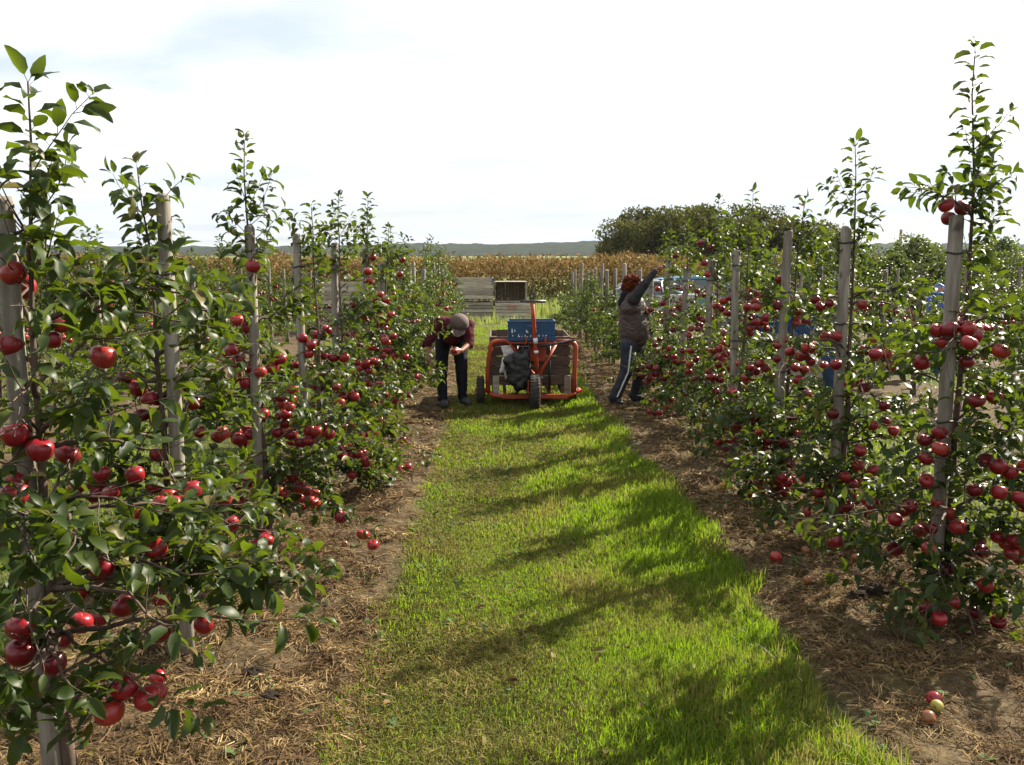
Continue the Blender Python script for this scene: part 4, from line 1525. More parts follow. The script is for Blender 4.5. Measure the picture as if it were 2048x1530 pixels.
TIEM = tie_mesh(0.036, 3, 0.06)
for side, ylist, X, n0 in (('L', YL, XL, NL), ('R', YR, XR, NR)):
    for i in range(n0, len(ylist)):
        y = ylist[i]
        if side == 'L':
            kind = br_.choice((0, 1, 2, 3, 3)) if i < 10 else br_.choice((3, 2, 4))
        else:
            kind = br_.choice((4, 5, 5))
        w_ = row_words(side, 0)
        back_tree(kind, X, y, '%s apple tree from the viewer in the %s' % (ORD[i], w_), 'apple trees of the front rows', br_, y > 16)
        back_post(X - 0.0, y, 'post of the %s tree from the viewer in the %s' % (ORD[i], w_), 'posts of the front rows')
ROWS = [('L', 1, XL - ROWP, 4.9, 25.5, 0.0), ('L', 2, XL - 2 * ROWP, 8.6, 26, 0.3), ('L', 3, XL - 3 * ROWP, 13.5, 27, 0.6),
        ('R', 1, XR + ROWP, 6.6, 23, 0.2), ('R', 2, XR + 2 * ROWP, 11.2, 24, 0.5), ('R', 3, XR + 3 * ROWP, 16.4, 25, 0.1)]
for side, k, X, y0, y1, ph in ROWS:
    y = y0 + ph
    i = 0
    while y < y1 and i < len(ORD):
        kind = br_.choice((0, 1, 2, 0, 1, 3))
        back_tree(kind, X, y, '%s visible apple tree in the %s' % (ORD[i], row_words(side, k)), 'apple trees of the back rows', br_, (X * X + y * y) > 15 ** 2)
        back_post(X, y, 'post of the %s visible tree in the %s' % (ORD[i], row_words(side, k)), 'posts of the back rows')
        y += 1.2 + br_.gauss(0, .05)
        i += 1

# ---------------------------------------------------------------- wooden bins
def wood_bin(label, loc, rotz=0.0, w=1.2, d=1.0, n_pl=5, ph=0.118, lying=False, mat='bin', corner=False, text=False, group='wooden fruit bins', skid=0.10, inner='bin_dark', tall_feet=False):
    root = thing('fruit_bin', label, 'fruit bin', loc, group, rotz)
    rr = random.Random(int(abs(loc[0] * 31 + loc[1] * 17 + loc[2] * 7) * 10) + 5)
    h = n_pl * ph
    m = [M[mat]]
    holder = root
    off = Matrix.Identity(4)
    if lying:
        # bin tipped on its side, opening towards -Y
        off = Matrix.Translation((0, 0.0, d / 2 + 0.0)) @ Matrix.Rotation(R(90), 4, 'X') @ Matrix.Translation((0, 0, 0))

    def add(name, a, b, c=0.004, mats=None):
        mb = MB()
        mb.M = off
        mb.cbox(a, b, c)
        return mb.build(name, mats or m, root)
    t_ = 0.022
    z0 = skid
    gap = 0.018 if loc[1] > 20 else 0.010
    for i in range(n_pl):
        za, zb = z0 + i * ph, z0 + (i + 1) * ph - gap
        j = lambda: rr.uniform(-0.004, 0.004)
        add('plank', (-w / 2 + j(), -d / 2 - t_ + j() * .5, za), (w / 2 + j(), -d / 2 + j() * .5, zb + j() * .4))
        add('plank', (-w / 2 + j(), d / 2, za), (w / 2 + j(), d / 2 + t_, zb))
        add('plank', (-w / 2, -d / 2 + 0.002, za), (-w / 2 + t_, d / 2 - 0.002, zb))
        add('plank', (w / 2 - t_, -d / 2 + 0.002, za), (w / 2, d / 2 - 0.002, zb))
    nb = 8
    for i in range(nb):
        xa = -w / 2 + 0.026 + i * (w - 0.052) / nb
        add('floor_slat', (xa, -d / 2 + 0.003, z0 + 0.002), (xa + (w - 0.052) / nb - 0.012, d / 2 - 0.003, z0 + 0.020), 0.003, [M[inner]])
    for sx in (-1, 1):
        for sy in (-1, 1):
            x, y = sx * (w / 2 - t_ - 0.036), sy * (d / 2 - 0.036)
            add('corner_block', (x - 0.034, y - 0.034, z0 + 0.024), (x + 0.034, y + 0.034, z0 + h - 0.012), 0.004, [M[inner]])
    for sx in (-1, 0, 1):
        x = sx * (w / 2 - 0.075)
        add('skid', (x - 0.045, -d / 2 - 0.004, 0.0), (x + 0.045, d / 2 + 0.004, skid - 0.004))
    if corner:
        for sx in (-1, 1):
            mb = MB()
            mb.box((sx * (w / 2) - 0.055 * (sx > 0) - 0.0, -d / 2 - t_ - 0.006, z0 + h - 0.22), (sx * (w / 2) + 0.055 * (sx < 0), -d / 2 - t_ - 0.003, z0 + h - 0.02))
            mb.build('painted_corner', [M['bluepaint']], root)
    if text:
        mb = MB()
        zc_ = z0 + h - 0.195
        x0 = -w / 2 + 0.42
        S = [(.085, .10), (.06, .125), (.02, .12), (0, .095), (.02, .065), (.065, .05), (.085, .02), (.06, -.01), (.02, -.012), (-.005, .012)]
        c_ = [(.085, .05), (.06, .068), (.02, .06), (.005, .03), (.02, .0), (.06, -.008), (.088, .008)]
        h1 = [(.0, .125), (.002, -.01)]
        h2 = [(.0, .03), (.03, .06), (.065, .05), (.075, .02), (.074, -.01)]
        for ox, pts in ((0, S), (.115, c_), (.225, h1), (.225, h2)):
            mb.tube([(x0 + ox + a, -d / 2 - t_ - 0.002, zc_ + b) for a, b in pts], 0.0085, 5, 0)
        mb.build('painted_lettering', [M['redpaint']], root)
    return root


YB = 29.7
xb1 = P(949, 642, YB).x
xb2 = P(1025, 642, YB).x
gb = gzf(xb1, YB + .5)
H1 = 0.10 + 5 * 0.118
wood_bin('grey wooden bin at the bottom of the left stack beyond the cart', (xb1, YB + .5, gb - 0.03), 0.0, 1.26)
wood_bin('grey wooden bin with blue-painted corners on top of the left stack', (xb1 + 0.01, YB + .5, gb - 0.03 + H1 + 0.004), 0.01, 1.26, n_pl=6, ph=0.120, corner=True)
wood_bin('low wooden bin lettered in red beside the stack of two bins', (xb2 + 0.04, YB + .5, gb - 0.05), 0.0, 1.26, text=True)
# tipped bin on top of it
LB = thing('fruit_bin', 'wooden bin tipped on its side with its dark opening facing the viewer', 'fruit bin', (xb2 - 0.06, YB + .55, gb - 0.05 + H1 + 0.003), 'wooden fruit bins')
wB, hB, dB = 1.06, 0.70, 0.72
for i in range(5):
    za, zb = i * hB / 5 + 0.0, (i + 1) * hB / 5 - 0.006
    for sx in (-1, 1):
        MB().cbox((sx * wB / 2 - 0.011, -dB / 2, za), (sx * wB / 2 + 0.011, dB / 2, zb), 0.003).build('plank', [M['bin']], LB)
nb = 9
for i in range(nb):
    xa = -wB / 2 + 0.014 + i * (wB - 0.028) / nb
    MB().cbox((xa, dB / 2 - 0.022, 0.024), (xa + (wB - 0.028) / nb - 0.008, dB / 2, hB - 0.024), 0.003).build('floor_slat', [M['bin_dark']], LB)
for i in range(5):
    ya, yb = -dB / 2 + i * (dB - 0.024) / 5, -dB / 2 + (i + 1) * (dB - 0.024) / 5 - 0.006
    for z_ in (0.0, hB - 0.022):
        MB().cbox((-wB / 2 + 0.013, ya, z_), (wB / 2 - 0.013, yb, z_ + 0.022), 0.003).build('plank', [M['bin']], LB)
for sx in (-1, 1):
    for z_ in (0.024, hB - 0.082):
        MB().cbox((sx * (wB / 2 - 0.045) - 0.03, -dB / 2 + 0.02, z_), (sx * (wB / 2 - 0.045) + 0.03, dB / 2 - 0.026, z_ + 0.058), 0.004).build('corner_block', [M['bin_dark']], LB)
# stack seen between the left rows
xl = P(681, 600, 24.0).x
gl_ = gzf(xl, 24.4)
wood_bin('grey wooden bin at the bottom of the stack behind the left tree row', (xl, 24.4, gl_), 0.06, 1.22)
wood_bin('grey wooden bin on top of the stack behind the left tree row', (xl + .02, 24.4, gl_ + H1 + .004), 0.05, 1.22)

# ---------------------------------------------------------------- blue picking crate
def crate(label, loc, rotz=0.0, w=0.60, d=0.38, h=0.24, marks=True):
    root = thing('picking_crate', label, 'crate', loc, 'blue picking crates', rotz)
    m = [M['bluecrate']]
    t_ = 0.010
    MB().cbox((-w / 2 + .015, -d / 2 + .015, 0), (w / 2 - .015, d / 2 - .015, 0.012), 0.003).build('floor', m, root)
    rim = MB()
    for a, b in (((-w / 2 - .008, -d / 2 - .008, h - .022), (w / 2 + .008, -d / 2 + .012, h)), ((-w / 2 - .008, d / 2 - .012, h - .022), (w / 2 + .008, d / 2 + .008, h)),
                 ((-w / 2 - .008, -d / 2 + .012, h - .022), (-w / 2 + .012, d / 2 - .012, h)), ((w / 2 - .012, -d / 2 + .012, h - .022), (w / 2 + .008, d / 2 - .012, h))):
        rim.cbox(a, b, 0.003)
    rim.build('rim', m, root)
    for sy in (-1, 1):
        mb = MB()
        y0, y1 = (sy * d / 2, sy * (d / 2 - t_)) if sy > 0 else (-d / 2, -d / 2 + t_)
        ya, yb = min(y0, y1), max(y0, y1)
        # panel with a hand hole
        hz0, hz1, hx = h - 0.062, h - 0.036, 0.055
        mb.box((-w / 2, ya, 0.0), (w / 2, yb, hz0))
        mb.box((-w / 2, ya, hz1), (w / 2, yb, h - .022))
        mb.box((-w / 2, ya, hz0), (-hx, yb, hz1))
        mb.box((hx, ya, hz0), (w / 2, yb, hz1))
        pn = mb.build('side_panel', m, root)
        rb = MB()
        yo = -d / 2 - 0.006 if sy < 0 else d / 2
        for i in range(13):
            x = -w / 2 + 0.02 + i * (w - 0.04) / 12
            if abs(x) < hx + .012:
                rb.box((x - .004, yo, 0.012), (x + .004, yo + .006, hz0 - .01))
            else:
                rb.box((x - .004, yo, 0.012), (x + .004, yo + .006, h - .024))
        for z_ in (0.004, 0.075, 0.13):
            rb.box((-w / 2, yo - .001, z_), (w / 2, yo + .005, z_ + .008))
        obj('rib', rb.mesh('rib', m), pn)
    for sx in (-1, 1):
        mb = MB()
        xa = sx * w / 2 - (t_ if sx > 0 else 0)
        mb.box((xa, -d / 2 + t_, 0), (xa + t_, d / 2 - t_, h - .022))
        mb.build('end_panel', m, root)
    if marks:
        rr = random.Random(5)
        mk = MB()
        yo = -d / 2 - 0.0095
        for x, z_, ww, hh in ((-.245, .10, .012, .05), (-.21, .11, .008, .03), (-.235, .055, .008, .02), (-.165, .048, .022, .012), (-.165, .060, .008, .018), (-.12, .05, .008, .012), (-.085, .052, .010, .022), (-.06, .048, .018, .008),
                              (-.07, .105, .012, .03), (-.055, .100, .014, .016), (-.015, .050, .010, .024), (.01, .052, .006, .02), (.055, .11, .007, .028), (.075, .055, .022, .008), (.085, .064, .008, .012), (.135, .055, .007, .018),
                              (.165, .062, .016, .007), (.18, .056, .006, .020)):
            mk.box((x, yo - .001, z_), (x + ww, yo, z_ + hh))
        mk.build('worn_lettering', [M['white']], root)
    return root


# ---------------------------------------------------------------- wheels
def wheel(parent, c, rad, wd, name='wheel', rim_r=0.55):
    mb = MB()
    prof = []
    for k in range(14):
        a = 2 * math.pi * k / 14
        rr_ = rad * (1 + rim_r) / 2
        hr = rad * (1 - rim_r) / 2
        prof.append((rr_ + hr * math.copysign(abs(math.cos(a)) ** 0.7, math.cos(a)), wd / 2 * math.copysign(abs(math.sin(a)) ** 0.7, math.sin(a))))
    mb.lathe(prof, 28, 0, 'X', True, True)
    # tread blocks
    for k in range(28):
        a = 2 * math.pi * (k + .5) / 28
        for sx in (-1, 1):
            q = MB()
            q.M = Matrix.Rotation(a, 4, 'X')
            q.box((sx * wd * .26 - wd * .16, -rad * .05, rad * .985), (sx * wd * .26 + wd * .16, rad * .05, rad * 1.015))
            mb.add(q.v, q.f, 0)
    w_ = mb.build(name, [M['rubber']], parent, c)
    rb = MB()
    rb.lathe([(0.001, -wd * .20), (rad * .18, -wd * .24), (rad * .2, -wd * .12), (rad * rim_r * .98, -wd * .16), (rad * rim_r * 1.06, -wd * .36), (rad * rim_r * 1.06, wd * .36), (rad * rim_r * .98, wd * .16), (rad * .2, wd * .12), (rad * .18, wd * .24), (0.001, wd * .20)], 20, 0, 'X')
    obj('rim', rb.mesh('rim', [M['rim']]), w_)
    return w_


# ---------------------------------------------------------------- the orange picking cart
YC = 10.6
base = G(1070, 822)
base.z = gzf(base.x, base.y)
CART = thing('picking_cart', 'three-wheeled orange steel picking cart standing in the grass lane', 'cart', base)


def cp(px, py, Y):
    return P(px, py, Y) - base


rw = 0.215
YF = base.y
wc = Vector((0, 0.10, 0.22))
wheel(CART, wc, 0.215, 0.125, 'front_wheel', 0.5)
gl = G(962, 806)
wheel(CART, Vector((P(961, 776, 11.05).x, 11.05, gzf(-0.2, 11.05) + 0.18)) - base, 0.18, 0.10, 'rear_wheel', 0.5)
wheel(CART, Vector((P(1145, 776, 11.30).x, 11.30, gzf(1.0, 11.30) + 0.18)) - base, 0.18, 0.10, 'rear_wheel', 0.5)
TR = 0.030
YU = 10.86


def smooth_path(pts, n_=5, rad=0.07):
    """round the corners of a polyline"""
    pts = [Vector(p) for p in pts]
    out = [pts[0]]
    for a, b, c in zip(pts, pts[1:], pts[2:]):
        r1 = min(rad, (b - a).length * .45)
        r2 = min(rad, (c - b).length * .45)
        p0 = b + (a - b).normalized() * r1
        p1 = b + (c - b).normalized() * r2
        for k in range(n_ + 1):
            t = k / n_
            out.append(p0 * (1 - t) ** 2 + b * 2 * t * (1 - t) + p1 * t * t)
    out.append(pts[-1])
    return out


mb = MB()
mb.tube(smooth_path([cp(976, 784, YU), cp(975, 745, YU), cp(982, 684, YU), cp(1016, 681, YU), cp(1041, 712, 10.74), cp(1064, 750, 10.66)]), TR, 10)
mb.tube(smooth_path([cp(1148, 784, YU), cp(1149, 745, YU), cp(1152, 690, YU), cp(1143, 683, YU), cp(1112, 683, YU)]), TR, 10)
mb.build('frame_loop', [M['orange']], CART)
mb = MB()
mb.tube([cp(1114, 686, 10.82), cp(1078, 750, 10.64)], 0.021, 8)
mb.tube([cp(1062, 742, 10.66), cp(1073, 754, 10.62)], 0.020, 8)
mb.build('brace', [M['orange']], CART)
mb = MB()
mb.tube(smooth_path([cp(952, 780, 11.0), cp(976, 781, 10.92), cp(984, 791, 10.84), cp(1004, 793, 10.80), cp(1132, 793, 10.80), cp(1146, 789, 10.86), cp(1150, 781, 10.95), cp(1158, 779, 11.15)], 3, .05), 0.026, 8)
mb.build('base_tube', [M['orange']], CART)
mb = MB()
a_ = cp(1003, 789, 10.76)
b_ = cp(1134, 797, 10.76)
mb.cbox((a_.x, a_.y - .015, b_.z), (b_.x, a_.y + .012, a_.z), 0.004)
c1 = cp(960, 780, 11.05)
mb.cbox((c1.x - .06, c1.y - .10, c1.z - .02), (c1.x + .10, c1.y - .075, c1.z + .022), 0.003)
c2 = cp(1148, 780, 11.25)
mb.cbox((c2.x - .06, c2.y - .12, c2.z - .02), (c2.x + .10, c2.y - .095, c2.z + .022), 0.003)
a_ = cp(1078, 766, 11.0)
b_ = cp(1112, 772, 11.0)
mb.cbox((a_.x - .3, a_.y, b_.z), (b_.x, a_.y + .03, a_.z), 0.004)
mb.build('cross_bar', [M['orange']], CART)
# long rails under the bin
mb = MB()
for px in (1010, 1100):
    a_ = cp(px, 790, 10.83)
    mb.cbox((a_.x - .02, a_.y, a_.z - .02), (a_.x + .02, a_.y + 1.25, a_.z + .02), 0.004)
mb.build('rail', [M['orange']], CART)
# steering post, fork and draw bar
mb = MB()
mb.tube([cp(1074, 752, 10.60), cp(1071, 700, 10.58), cp(1067, 640, 10.52), cp(1064, 604, 10.46)], [0.027, 0.027, 0.026, 0.025], 10)
mb.build('steering_tube', [M['orange']], CART)
mb = MB()
pz = cp(1074, 757, 10.58)
mb.cbox((pz.x - .075, pz.y - .06, pz.z - .018), (pz.x + .075, pz.y + .06, pz.z + .014), 0.004)
mb.cbox((pz.x - .05, pz.y - .03, pz.z - .08), (pz.x + .05, pz.y + .03, pz.z - .02), 0.004)
mb.build('fork_plate', [M['steel']], CART)
mb = MB()
for sx in (-1, 1):
    mb.cbox((sx * .078 - .008, wc.y - .022, wc.z - .03), (sx * .078 + .008, wc.y + .022, pz.z - .015), 0.003)
mb.tube([(-.095, wc.y, wc.z), (.095, wc.y, wc.z)], 0.012, 8)
mb.build('fork', [M['orange']], CART)
mb = MB()
hb = cp(1065, 603, 10.46)
mb.tube([cp(1040, 603, 10.46), cp(1091, 603, 10.46)], 0.017, 10)
mb.build('handlebar', [M['steel']], CART)
mb = MB()
pl = cp(1064, 592, 10.46)
hh = 0.038
for a, b in (((-.032, -.008, -.045), (.032, .008, -.012)), ((-.032, -.008, .012), (.032, .008, .038)), ((-.032, -.008, -.012), (-.012, .008, .012)), ((.012, -.008, -.012), (.032, .008, .012))):
    mb.box(tuple(pl + Vector(a)), tuple(pl + Vector(b)))
mb.build('hitch_plate', [M['steel']], CART)
mb = MB()
mb.tube([cp(1074, 693, 10.50), cp(1110, 688, 10.46), cp(1150, 680, 10.42)], 0.015, 8)
mb.build('lever', [M['steel']], CART)
mb = MB()
a_ = cp(1060, 683, 10.80)
b_ = cp(1092, 722, 10.80)
mb.cbox((a_.x, a_.y - .008, b_.z), (b_.x, a_.y + .008, a_.z), 0.003)
mb.build('orange_plate', [M['orange']], CART)
# carrier for the crate
mb = MB()
a_ = cp(1016, 683, 10.62)
b_ = cp(1112, 683, 10.62)
for yy in (0.0, 0.26):
    mb.cbox((a_.x, a_.y + yy - .012, a_.z - .026), (b_.x, a_.y + yy + .012, a_.z - .004), 0.003)
for px in (1052, 1091):
    q = cp(px, 683, 10.60)
    mb.cbox((q.x - .010, q.y - .045, q.z - .03), (q.x + .010, q.y - .025, q.z + .06), 0.003)
    mb.cbox((q.x - .010, q.y - .045, q.z - .03), (q.x + .010, q.y + .28, q.z - .028 + .012), 0.003)
mb.build('crate_carrier', [M['orange']], CART)
mb = MB()
for px in (1034, 1099):
    q = cp(px, 770, 10.9)
    mb.tube([q + Vector((0, 0, -.12)), q + Vector((0, 0, .50))], 0.016, 6)
mb.build('upright', [M['steel']], CART)
# white tape and scuffs on the steering tube
mb = MB()
for py0, py1 in ((676, 687), (702, 706)):
    mb.tube([cp(1068.5 + (py0 - 640) * .06, py0, 10.545), cp(1068.5 + (py1 - 640) * .06, py1, 10.555)], 0.0285, 10)
mb.build('white_tape', [M['white']], CART)

cr = P(1063, 682, 10.62)
crate('blue plastic picking crate with worn white lettering on the front of the orange cart', (cr.x, cr.y + .15, cr.z + 0.004), 0.0, 0.575, 0.34, 0.245)
# wooden bin carried by the cart
bx = (P(979, 700, 10.98).x + P(1141, 700, 10.98).x) / 2
bw = P(1141, 700, 10.98).x - P(979, 700, 10.98).x
bz = P(1060, 787, 10.98).z
CB = wood_bin('dark weathered wooden bin carried on the orange cart', (bx, 10.98 + .55, bz), 0.0, bw, 1.05, 5, 0.126, mat='bin_dark', skid=0.11)
for px in (992, 1135):
    q = P(px, 750, 10.95) - Vector((bx, 11.53, bz))
    MB().cbox((q.x - .042, q.y - .004, 0.0), (q.x + .042, q.y + .03, 0.235), 0.005).build('corner_foot', [M['bin']], CB)
# backpack
def blob(name, caps, mats, parent=None, voxel=0.012, smooth=3, disp=0.0, dscale=10.0, loc=None, groove=None):
    """one continuous surface grown over tapered capsules: (p0, p1, r0, r1, material index)"""
    mb = MB()
    for p0, p1, r0, r1, mi in caps:
        p0, p1 = Vector(p0), Vector(p1)
        d = p1 - p0
        t = unit(d) if d.length > 1e-5 else Vector((0, 0, 1))
        pts, rad = [], []
        for k in range(5):
            a = -math.pi / 2 + (math.pi / 2) * k / 4
            pts.append(p0 + t * (r0 * math.sin(a)))
            rad.append(max(1e-3, r0 * math.cos(a)))
        for k in range(5):
            a = (math.pi / 2) * k / 4
            pts.append(p1 + t * (r1 * math.sin(a) + 1e-4))
            rad.append(max(1e-3, r1 * math.cos(a)))
        mb.tube(pts, rad, 14, 0, True)
    tmp = mb.build('tmp', mats[:1])
    md = tmp.modifiers.new('r', 'REMESH')
    md.mode = 'VOXEL'
    md.voxel_size = voxel
    dg = bpy.context.evaluated_depsgraph_get()
    me = bpy.data.meshes.new_from_object(tmp.evaluated_get(dg))
    old = tmp.data
    bpy.data.objects.remove(tmp)
    bpy.data.meshes.remove(old)
    bm = bmesh.new()
    bm.from_mesh(me)
    for _ in range(smooth):
        bmesh.ops.smooth_vert(bm, verts=bm.verts[:], factor=0.5, use_axis_x=True, use_axis_y=True, use_axis_z=True)
    bm.normal_update()
    n_ = len(bm.verts)
    co = np.array([v.co[:] for v in bm.verts])

    def nearest(c):
        best = np.full(len(c), 1e9)
        idx = np.zeros(len(c), int)
        for p0, p1, r0, r1, mi in caps:
            p0 = np.array(p0)
            d = np.array(p1) - p0
            L2 = max(1e-9, d @ d)
            t = np.clip(((c - p0) @ d) / L2, 0, 1)
            dist = np.linalg.norm(c - (p0 + t[:, None] * d), axis=1) - (r0 + (r1 - r0) * t)
            k = dist < best
            best[k] = dist[k]
            idx[k] = mi
        return idx
    if disp or groove:
        mi_v = nearest(co)
        for v, mi in zip(bm.verts, mi_v):
            if mats[mi] in (M['skin'],):
                continue
            o = 0.0
            if disp:
                o += disp * (mnoise.noise(v.co * dscale) + 0.5 * mnoise.noise(v.co * dscale * 2.3))
            if groove:
                o += groove(v.co)
            v.co += v.normal * o
    bm.to_mesh(me)
    bm.free()
    cen = np.empty(len(me.polygons) * 3)
    me.polygons.foreach_get('center', cen)
    mi = nearest(cen.reshape(-1, 3))
    me.materials.clear()
    for m_ in mats:
        me.materials.append(m_)
    me.polygons.foreach_set('material_index', mi.astype(np.int32))
    me.polygons.foreach_set('use_smooth', np.ones(len(me.polygons), bool))
    me.update()
    o = obj(name, me, parent, loc)
    return o


bpk = thing('backpack', 'black nylon backpack hanging from the orange cart frame', 'bag', P(1050, 692, 10.62))
bb = Vector(bpk.location)
YBK = 10.62


def bp(px, py, Y=YBK):
    return tuple(P(px, py, Y) - bb)


blob('bag_body', [(bp(1018, 722), bp(1030, 762), .07, .075, 0), (bp(1034, 715), bp(1040, 768), .085, .085, 0), (bp(1050, 715), bp(1052, 762), .07, .07, 0), (bp(1036, 775), bp(1046, 774), .05, .05, 0), (bp(1040, 715), bp(1052, 700), .05, .03, 0),
                  (bp(1056, 730), bp(1054, 700), .04, .03, 0)], [M['bag']], bpk, 0.014, 5, 0.018, 13)
mb = MB()
mb.tube([bp(1040, 715, 10.57), bp(1046, 700, 10.58), bp(1050, 688, 10.60), bp(1056, 682, 10.60), bp(1058, 700, 10.58), bp(1056, 722, 10.57)], 0.012, 6)
mb.tube([bp(1032, 716, 10.57), bp(1042, 700, 10.59), bp(1049, 690, 10.60)], 0.007, 6)
mb.build('strap', [M['bag']], bpk)


def sheet(name, label, cat, corners, mat, seed, wob=0.01, n_=8):
    rr = random.Random(seed)
    a, b, c, d = [Vector(q) for q in corners]
    V, F = [], []
    nn = (b - a).cross(d - a).normalized()
    for j in range(n_ + 1):
        for i in range(n_ + 1):
            u, v = i / n_, j / n_
            p = a * (1 - u) * (1 - v) + b * u * (1 - v) + c * u * v + d * (1 - u) * v
            V.append(p + nn * (wob * mnoise.noise(Vector((u * 2.5, v * 2.5, seed)))))
    for j in range(n_):
        for i in range(n_):
            o = j * (n_ + 1) + i
            F.append((o, o + 1, o + n_ + 2, o + n_ + 1))
    mb = MB()
    mb.add(V, F, 0, True)
    o = mb.build(name, [mat])
    sd = o.modifiers.new('s', 'SOLIDIFY')
    sd.thickness = 0.003
    return setp(o, label, cat)


sheet('paper_sheet', 'white paper sheet tucked behind the backpack on the cart frame', 'paper', [P(1001, 692, 10.80), P(1024, 690, 10.80), P(1032, 706, 10.78), P(1008, 714, 10.78)], M['paper'], 3, .03)
gv = thing('work_glove', 'pale work glove hanging below the paper beside the backpack', 'glove', P(1006, 726, 10.75))
g0 = Vector(gv.location)
blob('glove_body', [(tuple(P(1007, 718, 10.75) - g0), tuple(P(1005, 740, 10.75) - g0), .022, .030, 0), (tuple(P(1003, 740, 10.75) - g0), tuple(P(1001, 744, 10.75) - g0), .028, .018, 0),
                    (tuple(P(1010, 742, 10.75) - g0), tuple(P(1012, 758, 10.75) - g0), .014, .010, 0)], [M['paper']], gv, 0.008, 2, 0.006, 40)

# ---------------------------------------------------------------- people
def hand_caps(w_, d, side, mi, s=1.0, curl=0.6, up=None):
    """palm, four fingers and a thumb from the wrist w_ pointing along d; side: thumb side"""
    d = unit(Vector(d))
    s_ = unit(Vector(side) - d * d.dot(Vector(side)))
    n_ = d.cross(s_)
    out = []
    w_ = Vector(w_)
    pc = w_ + d * 0.085 * s
    for k in (-1, 0, 1):
        out.append((w_ + s_ * (k * .014 * s), pc + s_ * (k * .024 * s), .017 * s, .014 * s, mi))
    for k, L in zip((-1.5, -.5, .5, 1.5), (.058, .072, .078, .070)):
        a = pc + s_ * (k * .020 * s)
        b = a + (d * math.cos(curl * .6) + n_ * math.sin(curl * .6)) * (L * .5 * s)
        c = b + (d * math.cos(curl * 1.8) + n_ * math.sin(curl * 1.8)) * (L * .55 * s)
        out.append((a, b, .0100 * s, .0090 * s, mi))
        out.append((b, c, .0090 * s, .0080 * s, mi))
    a = w_ + d * .03 * s + s_ * .022 * s
    b = a + (d * .6 + s_ * .7 + n_ * .3) * .045 * s
    c = b + (d * .9 + n_ * .45) * .032 * s
    out.append((a, b, .0125 * s, .0105 * s, mi))
    out.append((b, c, .0105 * s, .0090 * s, mi))
    return out


# the man picking, bent over
mroot = G(905, 812)
mroot.z = gzf(mroot.x, mroot.y)
MAN = thing('person', 'person in a maroon pullover and grey cap bending to pick apples beside the cart', 'person', mroot, 'apple pickers')


def mp(px, py, Y):
    return P(px, py, Y) - mroot


SK, MA, TRO, SH = 0, 1, 2, 3
caps = []
footL = mp(890, 806, 10.80)
footR = mp(928, 801, 10.95)
hipL, hipR = mp(887, 672, 11.10), mp(920, 672, 11.12)
knL, knR = mp(882, 742, 10.98), mp(923, 742, 11.02)
anL, anR = mp(886, 795, 10.90), mp(925, 791, 11.02)
caps += [(hipL, knL, .105, .078, TRO), (knL, anL, .078, .062, TRO), (hipR, knR, .105, .078, TRO), (knR, anR, .078, .062, TRO), (hipL, hipR, .11, .11, TRO)]
for an, fo in ((anL, mp(891, 813, 10.72)), (anR, mp(938, 809, 10.80))):
    gl = gzf(fo.x + mroot.x, fo.y + mroot.y) - mroot.z
    he = Vector((an.x, an.y + .02, gzf(an.x + mroot.x, an.y + mroot.y) - mroot.z + .045))
    to = Vector((fo.x, fo.y, gl + .036))
    caps += [(an, he, .058, .046, TRO), (he, he.lerp(to, .5), .046, .046, SH), (he.lerp(to, .5), to, .046, .036, SH)]
pel = mp(903, 668, 11.10)
che = mp(906, 652, 10.70)
caps += [(pel, mp(904, 660, 10.90), .15, .165, MA), (mp(890, 660, 10.9), mp(890, 652, 10.68), .125, .125, MA), (mp(918, 660, 10.9), mp(922, 655, 10.66), .125, .125, MA), (mp(904, 668, 10.85), mp(905, 675, 10.68), .12, .10, MA)]
shL, shR = mp(874, 646, 10.66), mp(935, 650, 10.62)
elL, elR = mp(853, 690, 10.55), mp(939, 688, 10.50)
wrL, wrR = mp(858, 722, 10.45), mp(922, 702, 10.34)
caps += [(shL, elL, .085, .060, MA), (shR, elR, .085, .062, MA), (shL, shR, .09, .09, MA)]
caps += [(elL, wrL, .045, .030, SK), (elR, wrR, .045, .030, SK)]
caps += hand_caps(wrL, mp(862, 742, 10.40) - wrL, Vector((1, 0, 0)), SK, 1.05, .5)
caps += hand_caps(wrR, mp(911, 705, 10.26) - wrR, Vector((0, 0, 1)), SK, 1.05, .9)
nk = mp(915, 648, 10.52)
hd = mp(919, 650, 10.40)
caps += [(mp(910, 646, 10.62), nk, .07, .062, SK), (nk, hd, .062, .088, SK), (hd, mp(916, 660, 10.36), .088, .066, SK), (mp(907, 652, 10.42), mp(905, 655, 10.42), .022, .014, SK)]
blob('body', caps, [M['skin'], M['maroon'], M['trouser'], M['shoe']], MAN, 0.011, 3, 0.010, 11)
# the cap, seen from above
mb = MB()
ax = unit(mp(918, 643, 10.30) - mp(918, 662, 10.42))
fw = unit(mp(915, 672, 10.33) - mp(919, 640, 10.33))
fw = unit(fw - ax * fw.dot(ax))
sd = ax.cross(fw)
Mx = Matrix((sd, fw, ax)).transposed().to_4x4()
Mx.translation = hd + ax * 0.02
mb.M = Mx
mb.lathe([(.112, -.005), (.113, .025), (.108, .055), (.092, .085), (.062, .107), (.025, .117), (.001, .119)], 22, 0)
bv, bf = [], []
for k in range(13):
    a = -0.85 + 1.7 * k / 12
    x, y = math.sin(a), math.cos(a)
    ext = 0.080 * math.cos(a * 1.6) ** .6
    bv += [(x * .108, y * .108, .006), (x * (.110 + ext * .15), y * (.110 + ext), -.004 - .03 * abs(a) ** 2 * .5 - .012)]
for k in range(12):
    bf.append((2 * k, 2 * k + 1, 2 * k + 3, 2 * k + 2))
mb.add(bv, bf, 0, True)
